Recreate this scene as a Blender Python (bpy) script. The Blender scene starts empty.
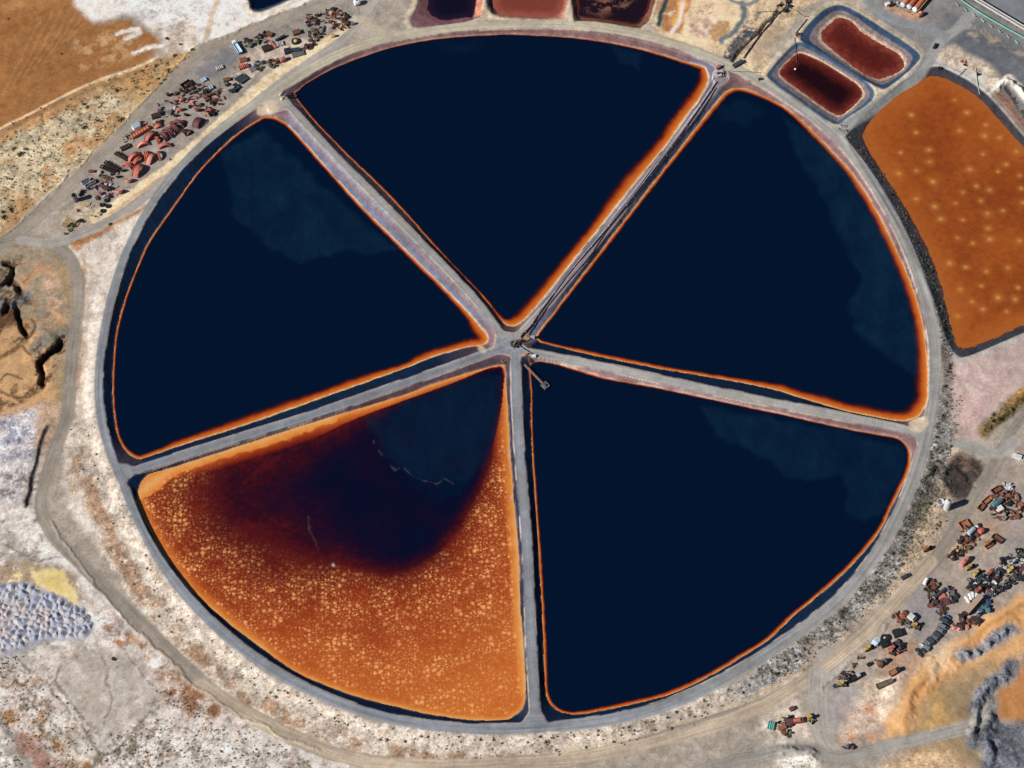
import bpy, bmesh, math, random
import numpy as np
from math import sin, cos, pi, radians, hypot, atan2
from mathutils import Vector, Matrix
random.seed(7)
RNG = np.random.RandomState(11)
sc = bpy.context.scene
COL = sc.collection

# ------------------------------------------------------------------ camera
TILT, ROLL, LX, LY, DIST, F = 0.5551, -0.06353, -3.4007, -24.857, 1163.35, 2300.0
CAM = np.array([LX, LY - DIST*sin(TILT), DIST*cos(TILT)])
_rt = np.array([1, 0, 0.]); _up = np.array([0, cos(TILT), sin(TILT)]); FW = np.array([0, sin(TILT), -cos(TILT)])
RT = cos(ROLL)*_rt + sin(ROLL)*_up
UP = -sin(ROLL)*_rt + cos(ROLL)*_up
def unp(uv, z=0.0):
    """where a line of sight of the surveyed photograph meets the level z"""
    uv = np.atleast_2d(np.asarray(uv, float))
    D = FW + ((uv[:, :1]-512)/F)*RT + ((384-uv[:, 1:2])/F)*UP
    s = (z-CAM[2])/D[:, 2]
    return (CAM + D*s[:, None])[:, :2]
cd = bpy.data.cameras.new('camera'); co = bpy.data.objects.new('camera', cd); COL.objects.link(co)
cd.sensor_width = 36; cd.lens = F/1024*36; cd.clip_start = 1; cd.clip_end = 30000
M = Matrix.Identity(4)
for i in range(3):
    M[i][0] = RT[i]; M[i][1] = UP[i]; M[i][2] = -FW[i]; M[i][3] = CAM[i]
co.matrix_world = M
sc.camera = co

# ------------------------------------------------------------------ light
SUN_AZ = radians(197)      # direction towards the sun, measured from +x
SUN_EL = radians(36)
w = bpy.data.worlds.new('World'); sc.world = w; w.use_nodes = True
nt = w.node_tree; bg = nt.nodes['Background']
sky = nt.nodes.new('ShaderNodeTexSky'); sky.sky_type = 'NISHITA'; sky.sun_disc = False
sky.air_density = 0.55; sky.dust_density = 0.25; sky.ozone_density = 2.0; sky.sun_elevation = SUN_EL; sky.sun_rotation = (pi/2 - SUN_AZ) % (2*pi)
nt.links.new(sky.outputs[0], bg.inputs[0]); bg.inputs[1].default_value = 0.055
sd = bpy.data.lights.new('sun', 'SUN'); so = bpy.data.objects.new('sun', sd); COL.objects.link(so)
sd.energy = 5.0; sd.angle = radians(0.5); sd.color = (1.0, 0.955, 0.89)
sv = Vector((cos(SUN_EL)*cos(SUN_AZ), cos(SUN_EL)*sin(SUN_AZ), sin(SUN_EL)))
so.rotation_euler = sv.to_track_quat('Z', 'Y').to_euler(); so.location = sv*500
sc.view_settings.view_transform = 'Standard'; sc.view_settings.look = 'None'
sc.view_settings.exposure = 0.0; sc.view_settings.gamma = 1.0; sc.view_settings.use_curve_mapping = False
sc.cycles.max_bounces = 5

# ------------------------------------------------------------------ colours and materials
KL = 0.95; SAT = 0.95
def lin(c):
    c = np.asarray(c, float)/255
    return np.where(c <= 0.04045, c/12.92, ((c+0.055)/1.055)**2.4)
def AW(r, g, b): return np.clip(lin((r, g, b))/KL, .0003, .85)
def A(r, g, b):
    """surface colour for something that looks (r,g,b) in full sun"""
    c = lin((r, g, b))/KL; y = c @ np.array([.3, .6, .1])
    return np.clip(y+(c-y)*SAT, .003, .85)

class NT:
    def __init__(s, name):
        s.m = bpy.data.materials.new(name); s.m.use_nodes = True
        s.t = s.m.node_tree; s.b = s.t.nodes['Principled BSDF']
    def n(s, typ, ins=None, **kw):
        nd = s.t.nodes.new(typ)
        for k, v in kw.items(): setattr(nd, k, v)
        for k, v in (ins or {}).items():
            if hasattr(v, 'is_output'): s.t.links.new(v, nd.inputs[k])
            else: nd.inputs[k].default_value = v
        return nd
    def link(s, a, b): s.t.links.new(a, b)
    def attr(s, name): return s.n('ShaderNodeAttribute', attribute_name=name)
    def math(s, op, a, b=0.0, c=0.0, clamp=False):
        return s.n('ShaderNodeMath', {0: a, 1: b, 2: c}, operation=op, use_clamp=clamp).outputs[0]
    def noise(s, scale, detail=3, rough=0.6, vec=None):
        i = {'Scale': scale, 'Detail': detail, 'Roughness': rough}
        if vec is not None: i['Vector'] = vec
        return s.n('ShaderNodeTexNoise', i).outputs[0]
    def mix(s, f, a, b, bt='MIX'):
        nd = s.n('ShaderNodeMix', data_type='RGBA', blend_type=bt)
        for k, v in ((0, f), (6, a), (7, b)):
            if hasattr(v, 'is_output'): s.t.links.new(v, nd.inputs[k])
            elif k == 0: nd.inputs[k].default_value = v
            else: nd.inputs[k].default_value = tuple(v)[:3]+(1,)
        return nd.outputs[2]
    def ramp(s, f, stops):
        nd = s.n('ShaderNodeValToRGB', {0: f}); cr = nd.color_ramp
        while len(cr.elements) < len(stops): cr.elements.new(0.5)
        for e, (p, c) in zip(cr.elements, stops):
            e.position = p; e.color = tuple(c)[:3]+(1,)
        return nd.outputs[0]

def mat_soil(name):
    k = NT(name)
    col = k.attr('Col').outputs['Color']; gr = k.attr('grain').outputs['Fac']
    pos = k.n('ShaderNodeNewGeometry').outputs['Position']
    n1 = k.noise(0.75, 6, 0.78, pos); n2 = k.noise(0.20, 5, 0.72, pos); n3 = k.noise(2.2, 2, 0.6, pos)
    s = k.math('ADD', k.math('MULTIPLY', k.math('SUBTRACT', n1, 0.5), 6.5), k.math('MULTIPLY', k.math('SUBTRACT', n2, 0.5), 2.2))
    s = k.math('ADD', s, k.math('MULTIPLY', k.math('SUBTRACT', n3, 0.5), 3.5))
    f = k.math('ADD', 1.0, k.math('MULTIPLY', s, gr))
    vo = k.n('ShaderNodeTexVoronoi', {'Vector': pos, 'Scale': 0.5, 'Randomness': 1.0}, feature='F1', voronoi_dimensions='3D').outputs[0]
    st = k.n('ShaderNodeMapRange', {0: vo, 1: 0.18, 2: 0.30, 3: 0.55, 4: 0.0}, clamp=True).outputs[0]      # stones and tufts, too small to model
    st = k.math('MULTIPLY', st, k.n('ShaderNodeMapRange', {0: gr, 1: 0.2, 2: 0.42}, clamp=True).outputs[0])
    f = k.math('MULTIPLY', f, k.math('SUBTRACT', 1.0, st))
    f = k.math('MAXIMUM', f, 0.12)
    cc = k.n('ShaderNodeCombineColor', {0: f, 1: f, 2: f}).outputs[0]
    c = k.mix(1.0, col, cc, 'MULTIPLY')
    k.link(c, k.b.inputs['Base Color']); k.b.inputs['Roughness'].default_value = 0.95
    k.b.inputs['Specular IOR Level'].default_value = 0.1
    bm = k.n('ShaderNodeBump', {'Height': n1, 'Strength': k.math('MULTIPLY', gr, 1.3, clamp=True), 'Distance': 0.5})
    k.link(bm.outputs[0], k.b.inputs['Normal'])
    return k.m

def mat_water(name, stops, film_col, speck=None, rough=0.12, wob=0.10, spec=0.5):
    k = NT(name)
    pos = k.n('ShaderNodeNewGeometry').outputs['Position']
    d = k.attr('depth').outputs['Fac']; film = k.attr('film').outputs['Fac']; foam = k.attr('foam').outputs['Fac']
    n = k.noise(0.35, 4, 0.65, pos); n2 = k.noise(0.05, 4, 0.6, pos)
    dd = k.math('ADD', d, k.math('MULTIPLY', k.math('SUBTRACT', n, 0.5), wob*2))
    c = k.ramp(dd, stops)
    nf = k.math('POWER', k.noise(0.1, 7, 0.75, k.n('ShaderNodeVectorMath', {0: pos, 1: (1.0, .45, 1.0)}, operation='MULTIPLY').outputs[0]), 1.6)
    ff = film if name == 'amber_water' else k.math('MULTIPLY', film, k.math('ADD', 0.1, k.math('MULTIPLY', nf, 2.4)), clamp=True)
    c = k.mix(ff, c, film_col)
    if speck is not None:
        vec = k.n('ShaderNodeVectorMath', {0: pos, 1: k.n('ShaderNodeTexNoise', {'Vector': pos, 'Scale': 0.45}).outputs['Color']}, operation='ADD').outputs[0]
        def spots(sc_, thr):
            v = k.n('ShaderNodeTexVoronoi', {'Vector': vec, 'Scale': sc_, 'Randomness': 1.0}, feature='F1', distance='EUCLIDEAN', voronoi_dimensions='2D')
            rnd = k.n('ShaderNodeSeparateColor', {0: v.outputs[1]})
            rad = k.math('MULTIPLY_ADD', rnd.outputs[1], 0.30, 0.12)
            on = k.math('GREATER_THAN', rnd.outputs[0], thr)
            e_ = k.math('DIVIDE', v.outputs[0], rad)
            return k.math('MULTIPLY', on, k.n('ShaderNodeMapRange', {0: e_, 1: 0.5, 2: 1.15, 3: 1.0, 4: 0.0}, clamp=True).outputs[0])
        fine = k.n('ShaderNodeMapRange', {0: k.noise(0.9, 4, 0.75, pos), 1: 0.46, 2: 0.72, 3: 0.0, 4: 0.62}, clamp=True).outputs[0]
        sp = k.math('MAXIMUM', k.math('MAXIMUM', spots(0.36, 0.42), k.math('MULTIPLY', spots(0.62, 0.5), 0.8)), fine)
        big = k.n('ShaderNodeMapRange', {0: k.noise(0.07, 3, 0.6, pos), 1: 0.36, 2: 0.6, 3: 0.25, 4: 1.0}, clamp=True).outputs[0]
        sw = k.attr('speck').outputs['Fac']
        m = k.math('MULTIPLY', k.math('MULTIPLY', sp, big), sw, clamp=True)
        c = k.mix(m, c, speck)
    c = k.mix(foam, c, (0.55, 0.5, 0.5))
    k.link(c, k.b.inputs['Base Color'])
    k.b.inputs['Roughness'].default_value = rough; k.b.inputs['IOR'].default_value = 1.33
    k.b.inputs['Specular IOR Level'].default_value = spec
    bm = k.n('ShaderNodeBump', {'Height': k.noise(1.4, 3, 0.5, pos), 'Strength': 0.06, 'Distance': 0.2})
    k.link(bm.outputs[0], k.b.inputs['Normal'])
    return k.m

_mats = {}
def mat(name, c1, c2=None, rough=0.75, scale=1.6, metal=0.0, bump=0.25, var=0.5):
    """worn surface: two colours of the same thing broken up by noise"""
    if name in _mats: return _mats[name]
    k = NT(name); c1 = tuple(c1); c2 = tuple(c2) if c2 is not None else tuple(x*0.62 for x in c1)
    info = k.n('ShaderNodeObjectInfo').outputs['Random']
    tc = k.n('ShaderNodeTexCoord').outputs['Object']
    off = k.n('ShaderNodeVectorMath', {0: tc, 1: k.n('ShaderNodeCombineXYZ', {0: k.math('MULTIPLY', info, 60), 1: k.math('MULTIPLY', info, 23), 2: 0.0}).outputs[0]}, operation='ADD').outputs[0]
    n = k.noise(scale, 5, 0.7, off)
    f = k.n('ShaderNodeMapRange', {0: n, 1: 0.36, 2: 0.64}, clamp=True).outputs[0]
    c = k.mix(f, c1, c2)
    h = k.n('ShaderNodeHueSaturation', {'Color': c, 'Value': k.math('ADD', 1-var/2, k.math('MULTIPLY', info, var)), 'Hue': k.math('ADD', 0.49, k.math('MULTIPLY', info, 0.02))}).outputs[0]
    k.link(h, k.b.inputs['Base Color']); k.b.inputs['Roughness'].default_value = rough; k.b.inputs['Metallic'].default_value = metal
    b = k.n('ShaderNodeBump', {'Height': n, 'Strength': bump, 'Distance': 0.1}); k.link(b.outputs[0], k.b.inputs['Normal'])
    _mats[name] = k.m
    return k.m

# ------------------------------------------------------------------ noise and distance helpers
def vnoise(X, Y, s, seed):
    r = np.random.RandomState(seed); T = r.rand(256, 256)
    x = X/s + 500.3; y = Y/s + 500.7
    xi = np.floor(x).astype(int); yi = np.floor(y).astype(int)
    fx = x-xi; fy = y-yi; fx = fx*fx*(3-2*fx); fy = fy*fy*(3-2*fy)
    a = T[xi % 256, yi % 256]; b = T[(xi+1) % 256, yi % 256]; c = T[xi % 256, (yi+1) % 256]; d = T[(xi+1) % 256, (yi+1) % 256]
    return (a*(1-fx)+b*fx)*(1-fy)+(c*(1-fx)+d*fx)*fy
def fbm(X, Y, s, seed, oct=4, g=0.55):
    v = 0; a = 1; t = 0
    for o in range(oct):
        v = v + a*vnoise(X, Y, s/2**o, seed+o*17); t += a; a *= g
    return v/t
def sst(x, a, b):
    t = np.clip((x-a)/(b-a), 0, 1); return t*t*(3-2*t)
def catmull(P, closed=True, n=4):
    P = np.asarray(P, float); N = len(P); out = []
    rng = range(N) if closed else range(N-1)
    for i in rng:
        if closed: p0, p1, p2, p3 = P[(i-1) % N], P[i], P[(i+1) % N], P[(i+2) % N]
        else: p0, p1, p2, p3 = P[max(i-1, 0)], P[i], P[i+1], P[min(i+2, N-1)]
        for k in range(n):
            t = k/n
            out.append(0.5*((2*p1)+(p2-p0)*t+(2*p0-5*p1+4*p2-p3)*t*t+(3*p1-p0-3*p2+p3)*t**3))
    if not closed: out.append(P[-1])
    return np.array(out)
def segdist(x, y, P, closed, vals=None):
    """distance to a polyline; also position along it, side, and interpolated values"""
    best = np.full(x.shape, 1e9); along = np.zeros(x.shape); side = np.zeros(x.shape)
    V = None if vals is None else np.zeros(x.shape+(vals.shape[1],))
    n = len(P); L = 0.0
    for i in range(n if closed else n-1):
        a = P[i]; b = P[(i+1) % n]; d = b-a; l2 = d@d
        if l2 < 1e-9: continue
        t = np.clip(((x-a[0])*d[0]+(y-a[1])*d[1])/l2, 0, 1)
        ex = x-a[0]-t*d[0]; ey = y-a[1]-t*d[1]; q = ex*ex+ey*ey
        m = q < best
        best = np.where(m, q, best)
        along = np.where(m, L+t*math.sqrt(l2), along); side = np.where(m, d[0]*ey-d[1]*ex, side)
        if V is not None:
            va = vals[i]; vb = vals[(i+1) % n]
            V[m] = (va + (vb-va)*t[..., None])[m]
        L += math.sqrt(l2)
    return np.sqrt(best), along, np.sign(side), V
def inside(x, y, P):
    c = np.zeros(x.shape, bool); n = len(P)
    for i in range(n):
        (x1, y1), (x2, y2) = P[i], P[(i+1) % n]
        if y1 == y2: continue
        c ^= ((y1 > y) != (y2 > y)) & (x < (x2-x1)*(y-y1)/(y2-y1)+x1)
    return c

# ------------------------------------------------------------------ the survey grid
STEP = 0.52
def axis(a, b):
    core = np.arange(a, b+STEP, STEP); out = []; v = STEP
    tail = []; p = core[-1]
    while p < 6000: v *= 1.35; p += v; tail.append(p)
    head = []; p = core[0]; v = STEP
    while p > -6000: v *= 1.35; p -= v; head.append(p)
    return np.concatenate([head[::-1], core, tail])
GX = axis(-306, 318); GY = axis(-272, 282)
NX, NY = len(GX), len(GY)
X, Y = np.meshgrid(GX, GY, indexing='ij')
XW = X + 3.2*(fbm(X, Y, 9, 3)-0.5)*2; YW = Y + 3.2*(fbm(X, Y, 9, 5)-0.5)*2     # wobbly copy for ragged edges
def box_of(P, m):
    i0, i1 = np.searchsorted(GX, [P[:, 0].min()-m, P[:, 0].max()+m]); j0, j1 = np.searchsorted(GY, [P[:, 1].min()-m, P[:, 1].max()+m])
    return slice(max(i0-1, 0), i1+1), slice(max(j0-1, 0), j1+1)

# ring and spokes -------------------------------------------------
WL = -2.1
ROADPX = [(98, 389), (936, 356), (512, 25), (612, 719.5), (503, 729), (540, 726), (469, 728), (429, 725), (645, 713.5), (712, 685), (745, 668), (680, 699.5), (389, 719.5), (256, 659), (194, 604), (881, 197), (835, 133), (808, 113), (655, 38), (612, 29), (416, 33), (107, 320), (121, 265), (141, 220), (125, 480), (150, 545), (760, 655), (850, 590), (905, 500), (925, 437), (912, 260), (329, 59), (356, 45), (300, 76), (253, 106), (204.5, 141), (104, 440), (168, 181)]
RW = unp(ROADPX)
ra = np.arctan2(RW[:, 1], RW[:, 0]); rr = np.hypot(RW[:, 0], RW[:, 1]); o = np.argsort(ra); ra = ra[o]; rr = rr[o]
ra = np.concatenate([ra-2*pi, ra, ra+2*pi]); rr = np.concatenate([rr]*3)
_t = np.linspace(-pi, pi, 721); _rv = np.interp(_t, ra, rr)
_k = np.exp(-0.5*(np.arange(-30, 31)/9.0)**2); _k /= _k.sum()
_rv = np.convolve(np.concatenate([_rv[-31:-1], _rv, _rv[1:31]]), _k, 'valid')
def RING(th): return np.interp(th, _t, _rv)
TH = np.arctan2(Y, X); RR = np.hypot(X, Y); RG = RING(TH)
ring_hw = 3.1 - .9*sst(np.cos(TH-radians(172)), .6, .95) - .5*sst(np.cos(TH-radians(-120)), .7, 1)
SPK = {'NW': ([(504, 341), (470, 293), (340, 160), (293, 110), (276, 94)], 2.0), 'NE': ([(511, 341), (543, 309), (566, 284), (648, 177), (706, 101), (722, 78)], 1.3),
       'E': ([(512, 348), (545, 355), (607, 367), (720, 392), (840, 415.5), (900, 428), (930, 437)], 2.5), 'S': ([(515, 348), (517.5, 420), (521, 470), (526, 530), (530, 612), (533, 680), (536, 726)], 2.5),
       'W': ([(508, 346), (480, 356), (430, 374), (310, 415.5), (260, 431), (187, 453.6), (160, 462), (122, 474)], 2.4)}
dc = np.abs(RR-RG)-ring_hw
for k_, (pts, hw) in SPK.items():
    P = unp(catmull(pts, False)); 
    s = box_of(P, 45); d, al, sd_, _ = segdist(X[s], Y[s], P, False); d = d-hw
    h = np.clip(0.5+0.5*(dc[s]-d)/6, 0, 1); dc[s] = dc[s]*(1-h)+d*h-6*h*(1-h)*0.55
HUB = unp([(508, 343)])[0]
d = np.hypot(X-HUB[0], Y-HUB[1])-6.5
h = np.clip(0.5+0.5*(dc-d)/5, 0, 1); dc = dc*(1-h)+d*h-5*h*(1-h)*0.5
for u_, v_, r_ in ((721,77,4.5),(277,103,6),(124,471,4),(535,722,4.5),(924,431,5)):
    j_ = unp([(u_, v_)])[0]; d = np.hypot(X-j_[0], Y-j_[1])-r_; h = np.clip(0.5+0.5*(dc-d)/5, 0, 1); dc = dc*(1-h)+d*h-5*h*(1-h)*0.5
dc = dc + 0.5*(fbm(X, Y, 5, 21)-0.5)

# ponds: shoreline (u, v, breadth of the orange shallows in px, bank kind 0 liner / 1 red / 2 lilac)
PONDS = {}
PONDS['N'] = [(295,96,1.6,.6),(298,90,1.6,.6),(306,83,1.5,.6),(333,68,1.5,.8),(366,55,1.5,1),(399,45,1.6,1),(443,37.7,1.6,1),(489,34.7,1.6,1),(512,34,1.8,1),(569,37,1.8,1),(612,42.7,2.2,1),(652,51.7,3,1),(685,61.7,3.5,1.2),(697,64.5,6,1.5),(704.6,67.5,7,1.5),(707.5,73,8,2),(708.6,79.5,9,2),(707,86,10,2),(700,98.5,11,2),(690,111.5,11.5,2),(677,130,11.5,2),(665,147,11,2),(632,187,11,2),(617.6,205,10.5,2),(598,230,10,2),(577,256,10,2),(551,289,10,2),(534,310,11,2),(525,319.5,11.5,1.5),(518,325,12,.8),(513,326.3,12,.5),(507,325.3,10,.5),(500,320.5,6,.4),(492,310,4,.4),(483,298,3.2,.4),(443,256,2.8,.4),(393,200,2.5,.4),(349,157,2.3,.4),(313,120,2,.4)]
PONDS['NE'] = [(729,90,6,1),(719,99,6,2),(696,128,5,2),(665,167.5,4,2),(657.6,177,4,2),(634.5,207,4,2),(598,254,4,2),(567,295,3.5,2),(549.5,318,3,2),(537,335,2.5,1.5),(539,341,3,0),(547,344,3.5,0),(587,354,5,0),(656,368,5,0),(710,377,5.5,0),(768,388,7,0),(808,400,8,0),(840,409.5,9,0),(864,415,9.5,0),(884,419,10,0),(898.6,421,11,.6),(911,420,12,.8),(921,414,13,.8),(927.5,401,11,.8),(928.3,389,10,.7),(927.5,356,9.5,.6),(923,323,9,.6),(915,293,8.5,.6),(901,259,8,.8),(878,213,7.5,1),(855,177,7,1),(831,150,6,1),(801,120,5,1),(778,103,4.5,1),(745,89,5,1)]
PONDS['SE'] = [(529,367,2,0),(533.5,362,2,.6),(540,360.6,2,1),(550,362,2.4,1.2),(560,364,2.6,1.2),(573,368,2.8,1.2),(607,378,2.6,1.2),(656,387,2.2,1.2),(768,411,1.8,1.1),(801,418,1.8,1),(840,427,1.6,1),(869,432.5,2,.9),(895,437,2.2,.9),(904.5,443,2.6,.9),(909,449,3,.9),(910.5,458,3.6,.9),(908,473,4.5,.7),(891,508,4.2,.2),(881,529,4.2,0),(861,555,4.2,0),(831,585,4.2,0),(798,612,4.2,0),(768,640,4.2,0),(745,655,4.2,0),(712,675,5,0),(672,694,4.6,0),(629,705,4.4,0),(585,713.5,4,0),(565,713.5,3.6,0),(552,706,3.4,0),(545.5,692,3.4,0),(544,662,3.4,0),(542,612,3.2,0),(539,562,3,0),(536,512,2.6,0),(533,469,2.4,0),(531,429,2,0),(530.5,389,2,0)]
PONDS['SW'] = [(500,365,3,.5),(505,371,3,.4),(507,389,4,.2),(509,423,9,.1),(512,469,20,.1),(515,512,30,.1),(519,555,40,.1),(521,612,40,.1),(525,662,40,.1),(526,692,40,.1),(522,709,40,.1),(512,717,40,0),(503,720,40,0),(469,720,40,0),(429,714,40,0),(389,705,40,0),(343,692,40,0),(296,672,40,0),(256,644,40,0),(227,622,40,0),(193,592,40,0),(167,559,40,0),(150,532,40,0),(140,510,40,0),(137,495,40,0),(146,476,30,0),(173,467,24,0),(217,453,16,0),(256,440.3,14,.1),(320,420,10,.3),(400,396,6,.6),(433,384,4,.6),(467,373,3,.5)]
PONDS['W'] = [(279,119,4,1.2),(266,116.5,4,1.2),(256,121,3.4,.5),(233,137,3,0),(200,170,2.6,0),(173,207,2.6,0),(150,240,2.4,0),(142,256,2.4,0),(127,293,2.4,0),(117,329,2.4,0),(113,369,2.4,0),(113,403,2.6,0),(117,433,3,0),(125,450,4,.2),(137,458.5,5,.2),(150,456,6,0),(187,443.3,7.5,0),(227,431,9,0),(260,420,9.5,0),(330,395,9,0),(400,370,7,0),(433,357,7.5,0),(467,347.5,9,.3),(480,346,10,.6),(486,343.5,11,1),(488.3,339,11,1.2),(486,333,10,1.3),(480,326.5,9,1.5),(473,318,7,1.6),(443,287,4.5,1.7),(411,256,4,1.7),(366,211,3.6,1.7),(323,164,3.2,1.7),(293,130,3.4,1.7)]
SH = {}; 
SDmin = np.full(X.shape, 1e9); SK = np.zeros(X.shape); WATER = {}
for nm, pts in PONDS.items():
    q = catmull(pts, True, 4); P = unp(q[:, :2], WL); SH[nm] = P
    s = box_of(P, 14)
    vals = np.c_[np.maximum(q[:, 2]*np.where(q[:, 2] > 7, .72, .56), .8), q[:, 3]]
    d, al, _, V = segdist(X[s], Y[s], P, True, vals)
    ins = inside(X[s], Y[s], P)
    sdv = np.where(ins, -d, d) + 0.55*(fbm(X[s], Y[s], 3.0, 31)-0.5)
    WATER[nm] = (s, sdv, V[..., 0]*(.72+.56*fbm(X[s], Y[s], 22, 33, 4, .7)))
    m = sdv < SDmin[s]
    SDmin[s] = np.where(m, sdv, SDmin[s]); SK[s] = np.where(m, V[..., 1], SK[s])
in_ring = RR < RG
# the smaller ponds beyond the ring: (rim outline, shoreline, level)
S3 = lambda ox, oy, L, s=3.0: [(ox+a/s, oy+b/s) for a, b in L]
OUT = {}
OUT['amber'] = ([(930,67),(891,91),(850,131),(848,140),(862,165),(885,202),(905,236),(920,268),(934,300),(946,335),(956,352),(970,354),(1024,331),(1075,309),(1075,190),(1026,139),(1004,113),(984,92),(958,75)],
                [(931,76),(912,87),(895,97),(875,116),(864,131),(865,143),(881,170),(901,200),(918,230),(931,256),(941,283),(951,323),(957,343),(968,347.5),(1000,335),(1024,324),(1070,304),(1070,192),(1024,147),(1001,122),(981,100),(955,83)], -1.6)
OUT['red_upper'] = (S3(768,0,[(103,98),(150,45),(190,20),(240,22),(350,88),(447,155),(445,190),(362,260),(322,258),(200,190),(108,132)]), S3(768,0,[(160,95),(180,80),(205,55),(240,60),(300,110),(370,150),(403,175),(400,208),(345,236),(310,232),(250,195),(195,150),(165,122)]), -1.8)
OUT['red_lower'] = (S3(768,0,[(3,215),(60,150),(88,128),(115,135),(180,170),(303,253),(312,300),(240,352),(200,372),(100,310),(8,240)]), S3(768,0,[(38,208),(65,180),(97,160),(160,185),(225,225),(272,257),(280,290),(230,340),(190,338),(80,260),(38,228)]), -1.8)
OUT['plum'] = ([(421,-45),(418,2),(410.5,18),(413,26),(425,28),(456,23.5),(477,18),(481,8),(483,-45)], [(430,-45),(427,0),(427,10),(433,17),(444,21),(466,17.5),(474.5,13),(477,-45)], -1.8)
OUT['brick'] = ([(489,-45),(487,3),(490,11),(500,17),(530,19),(558,19),(566,12),(569,-45)], [(494,-45),(493,2),(495,8.5),(502,14),(520,16),(552,17),(560,12),(564,2),(567,-45)], -1.3)
OUT['crusted'] = ([(574,-45),(573,10),(575,22),(580,21),(600,22),(635,27.5),(643,26),(652,12),(657,-45)], [(579,-45),(577,6),(579,16),(588,18),(612,21),(636,25),(643,18),(650,4),(654,-45)], -1.5)
OUT['inky'] = ([(249,-40),(249.5,4),(252,10),(256,12.5),(263,12),(280,5),(294,-1.5),(340,-22),(345,-40)], [(253,-40),(253,2),(255,8),(258,9),(264,8),(280,2),(293,-4.5),(335,-24),(340,-40)], -2.0)
GB = -1.5*sst(-Y, -110, 10) - 0.2*sst(np.abs(X), 200, 260)*0    # general level outside the ring
Z = GB + 0.5*(fbm(X, Y, 22, 41)-0.5) + 0.12*(fbm(X, Y, 2.5, 43, 3)-0.5)
# outer bank of the ring
dO = RR-RG-ring_hw
t = sst(dO, 0, 7.5)
Z = np.where(in_ring, 0, Z*t)
Z += np.where(in_ring, 0, (t*(1-t))*0.9*(fbm(X, Y, 3.2, 47)-0.5)*2)
# inside
sdp = np.maximum(SDmin, 0.0); dcp = np.maximum(dc, 0.0)
tt = np.where(SDmin <= 0, 1, dcp/(dcp+sdp+1e-6))
zi = WL*tt + 0.22*(fbm(X, Y, 2.2, 53, 3)-0.5)*np.where((dcp > 0) & (sdp > 0), 1, 0)
zi = np.where(SDmin <= 0, WL-0.03-0.12*np.minimum(-SDmin, 6), zi)
disc = RR < RG+ring_hw
Z = np.where(in_ring, zi, Z)
slope = (dc > 0) & (SDmin > -0.6) & in_ring
RIM = {}
for nm, (rim, sh, wl) in OUT.items():
    Pr = unp(catmull(rim, True, 3), 0); Ps = unp(catmull(sh, True, 3), wl)
    s = box_of(Pr, 6); x, y = X[s], Y[s]
    dr = segdist(x, y, Pr, True)[0]; dr = np.where(inside(x, y, Pr), dr, -dr)
    ds = segdist(x, y, Ps, True)[0]; ds = np.where(inside(x, y, Ps), -ds, ds) + (2.6 if nm == 'red_upper' else 0.8)*(fbm(x, y, 3.5, 59, 4, .7)-0.5)
    WATER[nm] = (s, ds, np.full(x.shape, 1.0)); RIM[nm] = (s, dr, ds)
    q = np.clip(dr, 0, None)/(np.clip(dr, 0, None)+np.clip(ds, 0, None)+1e-6)
    zz = np.where(ds <= 0, wl-0.05-0.12*np.minimum(-ds, 6), Z[s]*(1-q)+wl*q+0.2*(fbm(x, y, 2.2, 61, 3)-0.5)*(q > 0)*(q < 1))
    Z[s] = np.where((dr > 0) | (ds < 0), zz, Z[s]+0.25*np.exp(-((dr+1.2)/1.2)**2))
OUTSIDE = ~disc

# ridges (+) and trenches (-) of the workings: polyline, half breadth m, height m
def ridge(pts, hw, h, flat=0.0, rough=0.5, seed=71):
    P = unp(catmull(pts, False, 3)); s = box_of(P, hw*1.6)
    d, al, _, _ = segdist(XW[s]*0.8+X[s]*0.2, YW[s]*0.8+Y[s]*0.2, P, False)
    LT = np.hypot(*(P[1:]-P[:-1]).T).sum(); tp = .25+.75*sst(np.minimum(al, LT-al), 0, min(hw*1.6, LT*.4))
    d = d+hw*.55*(fbm(X[s], Y[s], hw*1.1, seed+3, 4, .7)-.5)*2*(1 if h > 0 else .5)
    pr = 1-sst(d, hw*flat, hw)
    if h > 1.5: pr = pr*.6+.4*np.clip(1-d/hw, 0, 1)
    Z[s] += tp*h*pr*(1-rough+rough*2*fbm(X[s], Y[s], hw*0.8, seed))*OUTSIDE[s]
ridge([(32,350),(45,341),(58,332)], 6.5, 1.6, 0.6, 0.1)
ridge([(-10,306),(6,303),(22,298)], 4.5, 1.5, 0.5, 0.1)
for tr in ([(10,278),(17,284),(20,292)], [(3,312),(10,300)], [(15,302),(20,320),(26,336)], [(36,372),(37,362),(48,352)], [(36,362),(42,378),(44,384)], [(5,262),(13,266),(12,276),(2,286)], [(39,359),(48,353),(58,345),(63,337)], [(12,285),(9,282)]):
    ridge(tr, 2.0, -3.6, 0.25, 0.3, 73)
for rd in ([(962,655),(968,652)],[(974,652),(979,648)],[(984,648),(990,641)],[(995,640),(1000,634)],[(1003,634),(1012,627)]): ridge(rd, 3.0, 1.7, 0.1, 0.9, 79)
ridge([(972,740),(975,715),(982,695),(996,680),(1012,665)], 3.4, 2.0, 0.1, 0.7, 83)
ridge([(988,705),(993,722),(986,740),(990,768)], 4.2, 2.0, 0.1, 0.8, 85)
ridge([(1024,592),(1000,613),(976,632),(944,655),(915,680),(900,705),(893,735)], 9.5, 1.5, 0.2, 0.12, 89)
ridge([(990,96),(1003,84),(1008,79)], 2.2, 1.9, 0.1, 0.6, 91)
ridge([(1009,78),(1020,92),(1032,108)], 3.2, 2.2, 0.1, 0.6, 93)
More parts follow.
